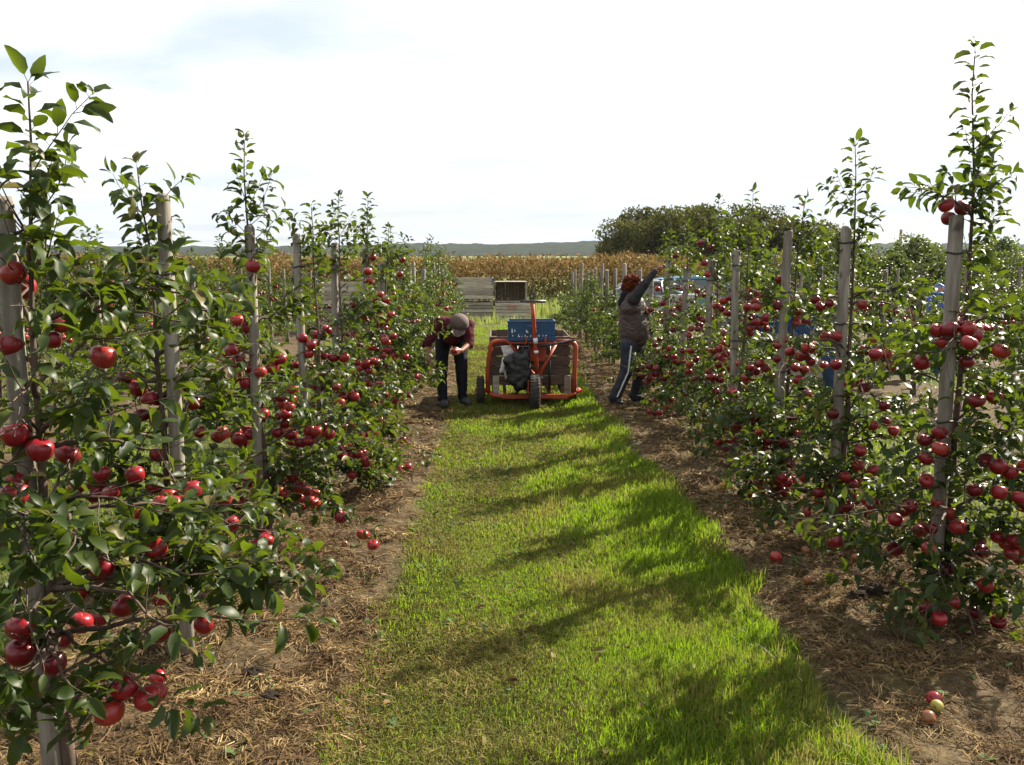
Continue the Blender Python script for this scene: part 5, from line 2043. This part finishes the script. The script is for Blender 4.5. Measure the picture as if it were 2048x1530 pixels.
mb.add([(x, y, z - .006) for x, y, z in bv], [tuple(reversed(f)) for f in bf], 0, True)
mb.tube([(-.112, 0, .0), (-.08, .08, .0), (0, .113, .0), (.08, .08, .0), (.112, 0, .0), (.08, -.08, .0), (0, -.113, .0), (-.08, -.08, .0), (-.112, 0, .0)], .006, 5)
mb.lathe([(.001, .124), (.008, .122), (.010, .116)], 8, 0)
mb.build('cap', [M['capgrey']], MAN)
hh_ = MB()
ap_ = setp(obj('apple', APPLES[1], None, mroot + mp(909, 702, 10.245)), 'red apple held in the hand of the bending picker', 'apple')
ap_.scale = (.036, .036, .036)

# the woman reaching up
wroot = G(1245, 812)
wroot.z = gzf(wroot.x, wroot.y)
WOM = thing('person', 'red-haired person in a brown quilted vest reaching up to an apple', 'person', wroot, 'apple pickers')


def wp(px, py, Y):
    return P(px, py, Y) - wroot


SK, SL, TRK, SH, VE = 0, 1, 2, 3, 4
caps = []
hN, kN, aN = wp(1258, 690, 10.84), wp(1253, 742, 10.82), wp(1231, 792, 10.84)
hF, kF, aF = wp(1272, 690, 11.02), wp(1279, 745, 11.05), wp(1271, 793, 11.08)
caps += [(hN, kN, .112, .082, TRK), (kN, aN, .080, .075, TRK), (hF, kF, .112, .080, TRK), (kF, aF, .078, .072, TRK), (hN, hF, .115, .115, TRK)]
for an, heel, toe in ((aN, (1226, 806, 10.86), (1243, 815, 10.76)), (aF, (1266, 803, 11.09), (1285, 806, 11.05))):
    he, to = wp(*heel), wp(*toe)
    gl = gzf(to.x + wroot.x, to.y + wroot.y) - wroot.z
    to.z = gl + .032
    he.z = max(he.z, gl + .042)
    caps += [(an, he + Vector((0, 0, .03)), .074, .060, TRK), (he, he.lerp(to, .5), .042, .040, SH), (he.lerp(to, .5), to, .040, .032, SH)]
pel, wai, ch = wp(1266, 676, 10.92), wp(1266, 648, 10.92), wp(1265, 610, 10.92)
caps += [(pel, wai, .15, .145, VE), (wai, ch, .145, .155, VE)]
shN, elN, wrN = wp(1267, 598, 10.76), wp(1291, 567, 10.68), wp(1311, 541, 10.66)
shF, elF, wrF = wp(1272, 600, 11.08), wp(1288, 634, 11.05), wp(1292, 626, 10.92)
caps += [(shN, elN, .075, .055, SL), (elN, elN.lerp(wrN, .92), .055, .038, SL), (elN.lerp(wrN, .9), wrN, .030, .027, SK), (shF, elF, .07, .052, SL), (elF, wrF, .05, .032, SL), (shN, shF, .085, .085, SL)]
caps += hand_caps(wrN, wp(1322, 531, 10.68) - wrN, Vector((0, -1, .3)), SK, 1.0, .8)
caps += hand_caps(wrF, wp(1298, 622, 10.84) - wrF, Vector((0, 0, 1)), SK, 1.0, .9)
nk, hd = wp(1264, 586, 10.92), wp(1264, 569, 10.92)
caps += [(wp(1265, 600, 10.92), nk, .075, .058, SK), (nk, hd, .058, .080, SK), (hd, wp(1270, 572, 10.93), .088, .070, SK), (wp(1278, 570, 10.93), wp(1281, 573, 10.93), .016, .012, SK), (wp(1268, 580, 10.93), wp(1276, 582, 10.93), .05, .03, SK)]
blob('body', caps, [M['skin'], M['sleeve'], M['track'], M['shoe'], M['vest']], WOM, 0.011, 3, 0.008, 12)


def quilt(c):
    k = math.sin((c.z + .15 * mnoise.noise(c * 6)) * math.pi / 0.058)
    a = math.atan2(c.y - wai.y, c.x - wai.x)
    k2 = abs(math.sin(a * 4.0))
    return 0.009 * (abs(k) ** 0.45 - 0.6) + 0.005 * (k2 ** .4 - .6)


vc = [(wp(1268, 668, 10.92), wp(1267, 645, 10.92), .188, .180, 0), (wp(1267, 648, 10.92), wp(1264, 612, 10.92), .178, .165, 0), (wp(1262, 615, 10.86), wp(1263, 600, 10.84), .135, .095, 0), (wp(1262, 615, 11.0), wp(1263, 600, 11.02), .135, .095, 0)]
blob('vest', vc, [M['vest']], WOM, 0.012, 2, 0.006, 9, None, quilt)
blob('hood', [(wp(1250, 590, 10.88), wp(1243, 606, 10.90), .060, .052, 0), (wp(1246, 600, 10.94), wp(1243, 616, 10.92), .055, .036, 0), (wp(1252, 586, 10.86), wp(1272, 587, 10.86), .045, .030, 0)], [M['blackcloth']], WOM, 0.012, 2, 0.008, 14)
blob('hair', [(wp(1261, 567, 10.92), wp(1258, 578, 10.92), .108, .092, 0), (wp(1268, 562, 10.90), wp(1264, 560, 10.95), .085, .085, 0), (wp(1256, 574, 10.90), wp(1257, 584, 10.92), .085, .05, 0)], [M['redhair']], WOM, 0.010, 1, 0.022, 26)
# white side stripe on the near trouser leg
mb = MB()
pts = []
for a, b, ra, rb, n_ in ((hN, kN, .112, .082, 8), (kN, aN, .080, .075, 6)):
    for k in range(n_ + 1):
        t = k / n_
        p = a.lerp(b, t)
        pts.append(p + Vector((0.01, -(ra + (rb - ra) * t) - .003, 0)))
for i in range(len(pts) - 1):
    a, b = pts[i], pts[i + 1]
    mb.add([a + Vector((-.009, 0, 0)), a + Vector((.009, 0, 0)), b + Vector((.009, 0, 0)), b + Vector((-.009, 0, 0)), a + Vector((-.009, .02, 0)), a + Vector((.009, .02, 0)), b + Vector((.009, .02, 0)), b + Vector((-.009, .02, 0))],
           [(0, 1, 2, 3), (0, 3, 7, 4), (1, 5, 6, 2)], 0)
mb.build('side_stripe', [M['white']], WOM)
for nm, q, lb in (('apple', wp(1300, 620, 10.82), 'red apple held at the chest of the red-haired picker'),):
    a_ = setp(obj(nm, APPLES[2], None, wroot + q), lb, 'apple')
    a_.scale = (.038,) * 3


def helper_person(label, root, caps, mats, extra=None):
    t_ = thing('person', label, 'person', root, 'apple pickers')
    blob('body', caps, mats, t_, 0.014, 3, 0.010, 11)
    return t_


def legs(hl, hr, kl, kr, al, ar, fdir, mi_t, mi_s, root):
    out = [(hl, kl, .105, .078, mi_t), (kl, al, .078, .06, mi_t), (hr, kr, .105, .078, mi_t), (kr, ar, .078, .06, mi_t), (hl, hr, .11, .11, mi_t)]
    for a in (al, ar):
        g_ = gzf(a.x + root.x, a.y + root.y) - root.z
        he = Vector((a.x, a.y, g_ + .05))
        to = he + Vector(fdir) * .16 + Vector((0, 0, -.012))
        out += [(a, he, .058, .046, mi_t), (he, to, .046, .036, mi_s)]
    return out


# stooping picker in a taupe jacket, beyond the right row
def ground_pt(px, Y):
    q = P(px, 600, Y)
    return Vector((q.x, Y, gzf(q.x, Y)))


rt_ = ground_pt(1456, 13.6)
L_ = lambda px, py, Y: P(px, py, Y) - rt_
c_ = legs(L_(1447, 690, 13.6), L_(1466, 690, 13.7), L_(1446, 716, 13.35), L_(1468, 716, 13.4), L_(1447, 740, 13.6), L_(1467, 738, 13.7), (0, 1, 0), 2, 3, rt_)
c_ += [(L_(1457, 680, 13.6), L_(1457, 655, 13.75), .165, .18, 1), (L_(1446, 655, 13.8), L_(1447, 648, 13.95), .12, .11, 1), (L_(1468, 655, 13.8), L_(1468, 648, 13.95), .12, .11, 1)]
c_ += [(L_(1440, 650, 13.9), L_(1434, 680, 14.1), .075, .05, 1), (L_(1475, 650, 13.9), L_(1482, 680, 14.1), .075, .05, 1), (L_(1434, 680, 14.1), L_(1440, 692, 14.3), .04, .03, 0), (L_(1482, 680, 14.1), L_(1476, 692, 14.3), .04, .03, 0)]
c_ += hand_caps(L_(1440, 692, 14.3), Vector((0.2, .6, -.4)), Vector((1, 0, 0)), 0) + hand_caps(L_(1476, 692, 14.3), Vector((-.2, .6, -.4)), Vector((-1, 0, 0)), 0)
c_ += [(L_(1457, 648, 14.0), L_(1457, 648, 14.12), .06, .055, 0), (L_(1457, 648, 14.2), L_(1457, 654, 14.26), .095, .08, 4)]
helper_person('person in a taupe jacket and black trousers stooping behind the right tree row', rt_, c_, [M['skin'], M['khaki'], M['blackcloth'], M['shoe'], M['brownhair']])

# picker in jeans, mostly hidden by the second and third trees of the right row
rt_ = ground_pt(1664, 11.4)
L_ = lambda px, py, Y: P(px, py, Y) - rt_
c_ = legs(L_(1655, 690, 11.4), L_(1672, 690, 11.45), L_(1656, 735, 11.3), L_(1674, 735, 11.35), L_(1657, 778, 11.4), L_(1674, 777, 11.45), (0, -1, 0), 2, 3, rt_)
c_ += [(L_(1664, 680, 11.4), L_(1662, 655, 11.35), .15, .155, 1), (L_(1662, 655, 11.3), L_(1660, 632, 11.1), .15, .14, 1), (L_(1645, 638, 11.1), L_(1632, 672, 11.0), .07, .055, 1), (L_(1678, 638, 11.1), L_(1686, 672, 11.0), .07, .055, 1),
       (L_(1632, 672, 11.0), L_(1626, 698, 10.9), .042, .03, 0), (L_(1686, 672, 11.0), L_(1684, 700, 10.9), .042, .03, 0), (L_(1645, 638, 11.1), L_(1678, 638, 11.1), .085, .085, 1), (L_(1660, 632, 11.05), L_(1659, 620, 10.95), .06, .06, 0), (L_(1659, 614, 10.9), L_(1659, 622, 10.86), .10, .08, 4)]
c_ += hand_caps(L_(1626, 698, 10.9), Vector((0, -.1, -1)), Vector((1, 0, 0)), 0) + hand_caps(L_(1684, 700, 10.9), Vector((0, -.1, -1)), Vector((-1, 0, 0)), 0)
helper_person('person in blue jeans standing behind the trees of the right row', rt_, c_, [M['skin'], M['greyjacket'], M['jeans'], M['shoe'], M['brownhair']])
pb_ = thing('picking_bag', 'rounded white picking bag hanging among the leaves of the right row', 'bag', P(1622, 700, 10.6))
q0 = Vector(pb_.location)
blob('bag_body', [(tuple(P(1622, 706, 10.6) - q0), tuple(P(1622, 716, 10.6) - q0), .065, .080, 0), (tuple(P(1616, 722, 10.6) - q0), tuple(P(1628, 722, 10.6) - q0), .05, .05, 0)], [M['bucket']], pb_, .012, 3, .008, 20)
mb = MB()
mb.tube([tuple(P(1614, 702, 10.6) - q0), tuple(P(1618, 692, 10.65) - q0), tuple(P(1624, 692, 10.7) - q0), tuple(P(1629, 702, 10.6) - q0)], .006, 6)
mb.build('strap', [M['bucket']], pb_)

# picker in blue
rt_ = ground_pt(1868, 8.3)
L_ = lambda px, py, Y: P(px, py, Y) - rt_
c_ = legs(L_(1858, 745, 8.3), L_(1884, 745, 8.35), L_(1859, 810, 8.2), L_(1886, 810, 8.25), L_(1860, 868, 8.3), L_(1886, 866, 8.35), (-.6, -.8, 0), 2, 3, rt_)
c_ += [(L_(1871, 735, 8.3), L_(1871, 690, 8.3), .155, .15, 1), (L_(1871, 690, 8.3), L_(1868, 640, 8.22), .15, .15, 1), (L_(1848, 622, 8.15), L_(1838, 668, 8.0), .075, .055, 1), (L_(1890, 622, 8.2), L_(1898, 668, 8.05), .075, .055, 1), (L_(1848, 622, 8.15), L_(1890, 622, 8.2), .085, .085, 1),
       (L_(1838, 668, 8.0), L_(1826, 690, 7.85), .042, .03, 0), (L_(1898, 668, 8.05), L_(1890, 690, 7.9), .042, .03, 0), (L_(1870, 612, 8.15), L_(1874, 596, 8.1), .058, .058, 0), (L_(1877, 584, 8.05), L_(1874, 594, 8.0), .088, .07, 0)]
c_ += hand_caps(L_(1826, 690, 7.85), Vector((-.4, -.4, -.2)), Vector((0, 0, 1)), 0) + hand_caps(L_(1890, 690, 7.9), Vector((-.4, -.4, -.2)), Vector((0, 0, 1)), 0)
bl = helper_person('person in a bright blue jacket and light blue hat behind the nearest right tree', rt_, c_, [M['skin'], M['bluejacket'], M['jeans'], M['shoe']])
blob('hat', [(L_(1878, 578, 8.06), L_(1876, 590, 8.06), .080, .100, 0), (L_(1855, 597, 8.0), L_(1898, 599, 8.05), .030, .030, 0), (L_(1858, 596, 7.92), L_(1890, 600, 7.92), .028, .028, 0)], [M['bluehat']], bl, .012, 2, .014, 22)
bl.location = ground_pt(1872, 13.6)
bl.scale = (.93, .93, .93)

# picker bent over in a grey and dark jacket
rt_ = ground_pt(1800, 9.6)
L_ = lambda px, py, Y: P(px, py, Y) - rt_
c_ = legs(L_(1768, 690, 9.6), L_(1780, 690, 9.75), L_(1770, 740, 9.55), L_(1784, 740, 9.7), L_(1765, 795, 9.6), L_(1782, 793, 9.75), (1, -.2, 0), 2, 3, rt_)
c_ += [(L_(1772, 670, 9.65), L_(1780, 620, 9.62), .14, .15, 1), (L_(1780, 620, 9.62), L_(1806, 600, 9.6), .15, .14, 1), (L_(1812, 604, 9.5), L_(1832, 640, 9.45), .07, .052, 4), (L_(1812, 604, 9.7), L_(1836, 634, 9.7), .07, .052, 4), (L_(1832, 640, 9.45), L_(1838, 662, 9.4), .042, .03, 0),
       (L_(1836, 634, 9.7), L_(1846, 654, 9.65), .042, .03, 0), (L_(1818, 598, 9.6), L_(1824, 596, 9.6), .06, .055, 0), (L_(1832, 592, 9.6), L_(1836, 600, 9.6), .092, .075, 5), (L_(1812, 604, 9.5), L_(1812, 604, 9.7), .08, .08, 4)]
c_ += hand_caps(L_(1838, 662, 9.4), Vector((.3, 0, -1)), Vector((0, 1, 0)), 0) + hand_caps(L_(1846, 654, 9.65), Vector((.3, 0, -1)), Vector((0, -1, 0)), 0)
gj = helper_person('person with a dark jacket and pale striped sleeves leaning over beyond the right row', rt_, c_, [M['skin'], M['blackcloth'], M['jeans'], M['shoe'], M['greyjacket'], M['brownhair']])
gj.location = ground_pt(1790, 13.9)

# crates and bin in the next lane
q = ground_pt(1586, 12.0)
wood_bin('wooden bin in the neighbouring lane under two blue crates', (q.x, 12.4, q.z), 0.1, 1.2, 1.0, 6, 0.118)
crate('blue picking crate on a bin in the neighbouring lane, nearer the second right tree', (q.x + .17, 12.15, q.z + .815), 0.05, 0.58, 0.36, 0.24, False)
crate('blue picking crate on a bin in the neighbouring lane, nearer the taupe jacket', (q.x - .42, 12.6, q.z + .815), 0.2, 0.58, 0.36, 0.24, False)

# ---------------------------------------------------------------- cars parked beyond the right row
def car(name, label, loc, rotz, paint, L=4.2, W_=1.72, Hc=1.48, estate=True):
    root = thing(name, label, 'car', loc, 'cars parked beyond the orchard', rotz)
    if estate:
        top = [(-.36, .92), (-.20, 1.40), (-.06, 1.47), (.55, 1.48), (.84, 1.42), (.965, 1.02)]
    else:
        top = [(-.30, .90), (-.12, 1.32), (.0, 1.40), (.45, 1.40), (.72, 1.05), (.95, 1.0)]
    x = lambda f: -L / 2 + (f + .5 - .0) / 1.0 * L if False else f * L / 2
    lower = [(-1.0, .35), (-1.0, .62), (-.93, .74), (-.46, .90), (.975, .98), (1.0, .60), (.99, .32)]
    mb = MB()
    hw = W_ / 2
    # body: lofted across the width
    for s0, s1 in ((-1, 1),):
        secs = []
        for yy, k in ((-hw, .96), (-hw * .93, 1.0), (hw * .93, 1.0), (hw, .96)):
            secs.append([(x(a) * (1 if abs(yy) < hw else .985), yy, .22 + (b - .22) * (1 if abs(yy) < hw else .97)) for a, b in lower + [(.62, .24), (-.62, .24)]])
        n_ = len(secs[0])
        vs = [p for s in secs for p in s]
        fs = []
        for i in range(3):
            for k in range(n_):
                k2 = (k + 1) % n_
                fs.append((i * n_ + k, i * n_ + k2, (i + 1) * n_ + k2, (i + 1) * n_ + k))
        fs += [list(range(n_))[::-1], [3 * n_ + k for k in range(n_)]]
        mb.add(vs, fs, 0, False)
    body = mb.build('body', [M[paint]], root)
    # cabin: glass house under a painted roof
    gw = hw * .93
    rw_ = hw * .74
    base_ = [(x(top[0][0]) - .12, .90), (x(top[-1][0]), .96)]
    mb = MB()
    pts = [(x(a), b) for a, b in top]
    pr = [(base_[0][0], .88)] + pts[1:-1] + [(base_[1][0], .90)]
    vs = []
    for sy in (-1, 1):
        for i, (a, b) in enumerate(pr):
            ww = gw if i in (0, len(pr) - 1) else rw_
            vs.append((a, sy * ww, b - (0.0 if i in (0, len(pr) - 1) else .05)))
    n_ = len(pr)
    fs = [list(range(n_))[::-1], [n_ + k for k in range(n_)]] + [(k, k + 1, n_ + k + 1, n_ + k) for k in range(n_ - 1)]
    mb.add(vs, fs, 0)
    mb.build('window', [M['glass']], root)
    mb = MB()
    roof = pr[1:-1]
    vs = []
    for sy in (-1, 1):
        for dz in (-.05, .0):
            for a, b in roof:
                vs.append((a, sy * (rw_ + .012), b + dz))
    n_ = len(roof)
    fs = []
    for k in range(n_ - 1):
        fs += [(n_ + k, n_ + k + 1, 3 * n_ + k + 1, 3 * n_ + k), (k, k + 1, n_ + k + 1, n_ + k), (2 * n_ + k, 2 * n_ + k + 1, 3 * n_ + k + 1, 3 * n_ + k)]
    mb.add(vs, fs, 0)
    for sy in (-1, 1):
        for fr in (0, 2, 4):
            a, b = pr[min(fr + 1, len(pr) - 2)]
            bx_ = {0: base_[0][0], 2: a + .1, 4: base_[1][0]}[fr]
            mb.tube([(bx_, sy * gw, .90), (a, sy * (rw_ + .004), b - .03)], .032, 6)
        mb.tube([(roof[0][0] + .25, sy * rw_ * .92, roof[1][1] + .035), (roof[-1][0] - .2, sy * rw_ * .92, roof[-1][1] + .035)], .018, 6)
    obj('roof', mb.mesh('roof', [M[paint]]), root)
    for fx in (-.64, .62):
        for sy in (-1, 1):
            q = MB()
            w_ = wheel(root, Vector((x(fx), sy * (hw - .10), .31)), .31, .20, 'wheel', .62)
            w_.rotation_euler = (0, 0, R(90))
    for sy in (-1, 1):
        MB().cbox((x(-1.0) - .01, sy * hw * .78 - .17, .60), (x(-1.0) + .14, sy * hw * .78 + .17, .72), .02).build('headlight', [M['lampglass']], root)
        MB().cbox((x(1.0) - .10, sy * hw * .84 - .10, .70), (x(1.0) - .02, sy * hw * .84 + .10, .92), .02).build('tail_light', [M['redlamp']], root)
        MB().cbox((x(-.40), sy * (hw + .06) - .07, .92), (x(-.40) + .09, sy * (hw + .06) + .07, 1.03), .02).build('mirror', [M[paint]], root)
        MB().cbox((x(-.02), sy * (hw - .002) - .008, .80), (x(-.02) + .16, sy * (hw - .002) + .008, .83), .004).build('door_handle', [M['steel']], root)
    MB().cbox((x(-1.0) - .03, -hw * .9, .34), (x(-1.0) + .04, hw * .9, .50), .02).build('bumper', [M['steel']], root)
    return root


q = ground_pt(1412, 31.0)
car('parked_car', 'pale blue estate car seen through the trees of the right row', (q.x, 31.0, q.z), R(180 + 4), 'carblue')
q = ground_pt(1262, 29.0)
car('parked_car', 'silver saloon car partly hidden behind the red-haired picker', (q.x, 29.0, q.z), R(-6), 'carsilver', 4.1, 1.68, 1.4, False)

# ---------------------------------------------------------------- the wood beyond the field, and the taller orchard on the right
def crown_mesh(seed, H, Wd, n_, size, mat, zlo=0.18, lobes=9):
    rg = np.random.default_rng(seed)
    C = []
    cs = []
    for k in range(lobes):
        a = rg.uniform(0, 6.28)
        rr_ = rg.uniform(0, .30) * Wd
        z = H * rg.uniform(zlo + .15, .84)
        s = rg.uniform(.20, .34) * Wd * (1.1 - .45 * abs(z / H - .55))
        cs.append((math.cos(a) * rr_, math.sin(a) * rr_, z, s, s * rg.uniform(.8, 1.15)))
    cs.append((0, 0, H * .83, Wd * .22, H * .17))
    per = n_ // len(cs)
    for x, y, z, s, sz in cs:
        d = rg.normal(0, 1, (per, 3))
        d /= np.linalg.norm(d, axis=1)[:, None]
        rad = rg.uniform(0.45, 1.06, per) ** 0.6
        clump = 1 + 0.22 * np.sin(d[:, 0] * 9 + x * 7) * np.sin(d[:, 1] * 8 + y * 5) * np.sin(d[:, 2] * 7 + z)
        C.append(np.stack([x + d[:, 0] * s * rad * clump, y + d[:, 1] * s * rad * clump, z + d[:, 2] * sz * rad * clump], 1))
    C = np.concatenate(C)
    C = C[C[:, 2] > H * zlo * .7]
    n2 = len(C)
    d = rg.normal(0, 1, (n2, 3))
    d /= np.linalg.norm(d, axis=1)[:, None]
    s_ = np.cross(d, rg.normal(0, 1, (n2, 3)))
    s_ /= np.linalg.norm(s_, axis=1)[:, None]
    sz = size * rg.uniform(.6, 1.4, n2)[:, None]
    V = np.empty((n2, 4, 3))
    V[:, 0] = C - d * sz * .9
    V[:, 1] = C + s_ * sz * .5
    V[:, 2] = C + d * sz * .9
    V[:, 3] = C - s_ * sz * .5
    T = (np.arange(n2) * 4)[:, None, None] + np.array([[0, 1, 2], [0, 2, 3]])[None]
    return mesh_np('crown', V.reshape(-1, 3), T.reshape(-1, 3), [mat]), cs


def trunk_mesh(seed, H, rad, cs):
    r = random.Random(seed)
    mb = MB()
    mb.tube([(0, 0, -.1), (r.gauss(0, .03), r.gauss(0, .03), H * .25), (r.gauss(0, .06), r.gauss(0, .06), H * .5), (r.gauss(0, .1), r.gauss(0, .1), H * .78)], [rad * 1.25, rad, rad * .75, rad * .3], 8)
    for x, y, z, s, sz in cs[:7]:
        mb.tube([(0, 0, z * .55), (x * .5, y * .5, z * .8), (x, y, z)], [rad * .45, rad * .32, rad * .12], 5)
    return mb.mesh('trunk', [M['bark']])


WK = []
for k, (H_, Wd_) in enumerate(((7.6, 6.6), (7.0, 6.0), (6.6, 5.6))):
    cm, cs = crown_mesh(60 + k, H_, Wd_, 9000, 0.17, M['wood_leaf'], 0.12, 13)
    WK.append((cm, trunk_mesh(k, H_, .20, cs)))
wr_ = random.Random(9)
for i, (px, Y, s, k) in enumerate(((1246, 74, .74, 0), (1294, 78, 1.0, 1), (1342, 75, .88, 0), (1402, 79, 1.10, 2), (1452, 75, .86, 1), (1505, 78, .92, 0), (1565, 76, .92, 2), (1624, 75, .80, 1), (1226, 80, .66, 2))):
    b_ = ground_pt(px, Y)
    t_ = thing('wood_tree', '%s tree from the left in the dark wood beyond the orchard' % ORD[i] if i < 8 else 'small tree at the left end of the dark wood, behind the others', 'tree', b_, 'trees of the dark wood', wr_.uniform(0, 6.28))
    t_.scale = (s, s, s)
    obj('trunk', WK[k][1], t_)
    o = obj('crown', WK[k][0], t_)

OK_ = []
for k, (H_, Wd_) in enumerate(((3.3, 1.9), (3.0, 1.8), (3.5, 1.8))):
    cm, cs = crown_mesh(90 + k, H_, Wd_, 5200, 0.075, M['orchard_leaf'], 0.10, 12)
    OK_.append((cm, trunk_mesh(20 + k, H_, .055, cs)))
i = 0
for row, (Y0, xa, xb_) in enumerate(((27.5, 11.0, 20.5), (33.0, 8.6, 25.0))):
    x = xa
    j = 0
    while x < xb_:
        k = wr_.randrange(3)
        Yq = Y0 + wr_.gauss(0, .25)
        b_ = Vector((x, Yq, gzf(x, Yq)))
        t_ = thing('orchard_tree', '%s tall leafy tree from the left in the %s row of the far right orchard' % (ORD[j], ('nearer', 'farther')[row]), 'tree', b_, 'tall trees of the far right orchard', wr_.uniform(0, 6.28))
        s = wr_.uniform(.72, .86)
        t_.scale = (s * 1.15, s * 1.15, s)
        obj('trunk', OK_[k][1], t_)
        obj('crown', OK_[k][0], t_)
        x += wr_.uniform(1.15, 1.5)
        j += 1

b_ = ground_pt(1793, 60)
hp = P(1793, 459, 60).z - b_.z
mb = MB()
mb.tube([(0, 0, -.2), (0, 0, hp * .5), (.02, 0, hp)], [.13, .115, .10], 10)
setp(mb.build('wooden_pole', [M['post']], None, b_), 'bare wooden pole rising above the far right orchard', 'pole')

# ---------------------------------------------------------------- windfall apples
FALL = [(318, 1376, .036, 'apple', 'red windfall apple in the straw under the nearest left tree'), (305, 1391, .021, 'apple_yellow', 'small yellow windfall beside the red one under the nearest left tree'),
        (571, 1183, .024, 'apple_yellow', 'yellow windfall lying in straw below a leafy branch on the left'), (1551, 1125, .036, 'apple', 'bright red windfall lying alone near the right edge of the grass'),
        (1614, 1168, .026, 'apple_brown', 'brownish orange windfall below the bright red one on the right strip'), (1611, 1103, .028, 'apple_brown', 'brown windfall half hidden in straw under the second right tree'),
        (1866, 1412, .030, 'apple', 'red and yellow windfall, upper one of three at bottom right'), (1872, 1434, .024, 'apple_green', 'yellow-green windfall, middle one of three at bottom right'),
        (1856, 1451, .028, 'apple_brown', 'dull red windfall, lowest of three at bottom right'), (1614, 1034, .038, 'apple', 'red windfall with a pale cheek under the third right tree'),
        (1446, 972, .032, 'apple_yellow', 'pale orange windfall of a pair beside the grass edge'), (1460, 976, .030, 'apple_green', 'pale green windfall of a pair beside the grass edge'),
        (1712, 1128, .030, 'apple_brown', 'reddish brown windfall beneath the low branches of the second right tree'), (1742, 1111, .026, 'apple', 'pinkish red windfall in shade between the two nearest right trees'),
        (1636, 1010, .034, 'apple', 'dark red windfall in the straw behind the third right tree'), (690, 1096, .02, 'apple_brown', 'piece of orange windfall in sunlit straw on the left strip')]
WM = {k: apple_mesh('windfall_apple', M[k], .95, 31) for k in ('apple', 'apple_yellow', 'apple_green', 'apple_brown')}
fr_ = random.Random(4)
for px, py, rad, mk, lb in FALL:
    p = G(px, py + 5)
    o = obj('windfall_apple', WM[mk], None, (p.x, p.y, gzf(p.x, p.y) + rad * .78))
    o.rotation_euler = (fr_.uniform(0.8, 2.2), fr_.uniform(-.6, .6), fr_.uniform(0, 6.28))
    o.scale = (rad, rad, rad)
    setp(o, lb, 'apple', 'windfall apples')

# ---------------------------------------------------------------- leaf litter
M['dryleaf'] = leaf_mat('fallen_leaf', [(0.0, (0.06, 0.035, 0.015)), (0.5, (0.14, 0.085, 0.03)), (0.8, (0.10, 0.10, 0.02)), (1.0, (0.24, 0.18, 0.05))], (0.14, 0.11, 0.06), 0.7, 0.15, (0.2, 0.15, 0.03), 0.15)
LL = []
for _ in range(520):
    x = fr_.choice([fr_.uniform(-2.2, -0.4), fr_.uniform(1.2, 3.0), fr_.uniform(-0.5, 1.3)])
    y = 2.4 + 9 * fr_.random() ** 1.4
    a = fr_.uniform(0, 6.28)
    el = fr_.uniform(-0.2, 0.35)
    d = Vector((math.cos(a) * math.cos(el), math.sin(a) * math.cos(el), math.sin(el)))
    n_ = Vector((fr_.gauss(0, .4), fr_.gauss(0, .4), 1))
    n_ = unit(n_ - d * n_.dot(d))
    LL.append(((x, y, gzf(x, y) + (0.03 if -0.5 < x < 1.3 else 0.012)), tuple(d), tuple(n_), fr_.uniform(.04, .085), fr_.randrange(12)))
setp(obj('fallen_leaves', leaves_mesh('fallen_leaves', LL, M['dryleaf'])), 'withered leaves fallen on the straw and the grass lane', 'leaves', kind='stuff')

# ---------------------------------------------------------------- dark clods of soil
def clod(px, py, s, label, seed):
    p = G(px, py)
    bm = bmesh.new()
    bmesh.ops.create_icosphere(bm, subdivisions=4, radius=1.0)
    for v in bm.verts:
        n_ = mnoise.fractal(v.co * 1.8 + Vector((seed, 0, 0)), 1.0, 2.0, 5)
        v.co *= (1 + .38 * n_)
        v.co.z *= .55
    me = bpy.data.meshes.new('soil_clod')
    bm.to_mesh(me)
    bm.free()
    me.materials.append(M['clod'])
    o = obj('soil_clod', me, None, (p.x, p.y, gzf(p.x, p.y) + s * .15))
    o.scale = (s, s * .8, s)
    setp(o, label, 'soil clod', 'dark soil clods')


M['clod'] = simple_mat('dark_soil', (0.035, 0.026, 0.018), (0.016, 0.012, 0.009), rough=0.95, spec=.1, scale=9, bmp=0.9, detail=8)
clod(1748, 1205, .075, 'dark clod of soil to the left of the nearest right post', 1)
clod(1715, 1212, .045, 'smaller dark clod beside the clod left of the nearest right post', 2)
clod(507, 1367, .05, 'dark clod of soil in the sunlit straw at the lower left', 3)
clod(540, 1420, .035, 'small dark clod near the bottom of the left straw strip', 4)

# ---------------------------------------------------------------- the air
mh, t, out = newmat('haze_air')
pv = t.nodes.new('ShaderNodeVolumePrincipled')
pv.inputs['Color'].default_value = (0.80, 0.90, 1.0, 1)
pv.inputs['Density'].default_value = 0.00008
pv.inputs['Anisotropy'].default_value = 0.2
t.links.new(pv.outputs[0], out.inputs['Volume'])
hz = MB().box((-3300, -200, -6), (3300, 3400, 32)).build('haze', [mh])
setp(hz, 'thin pale haze over the far hills', 'haze', kind='stuff')
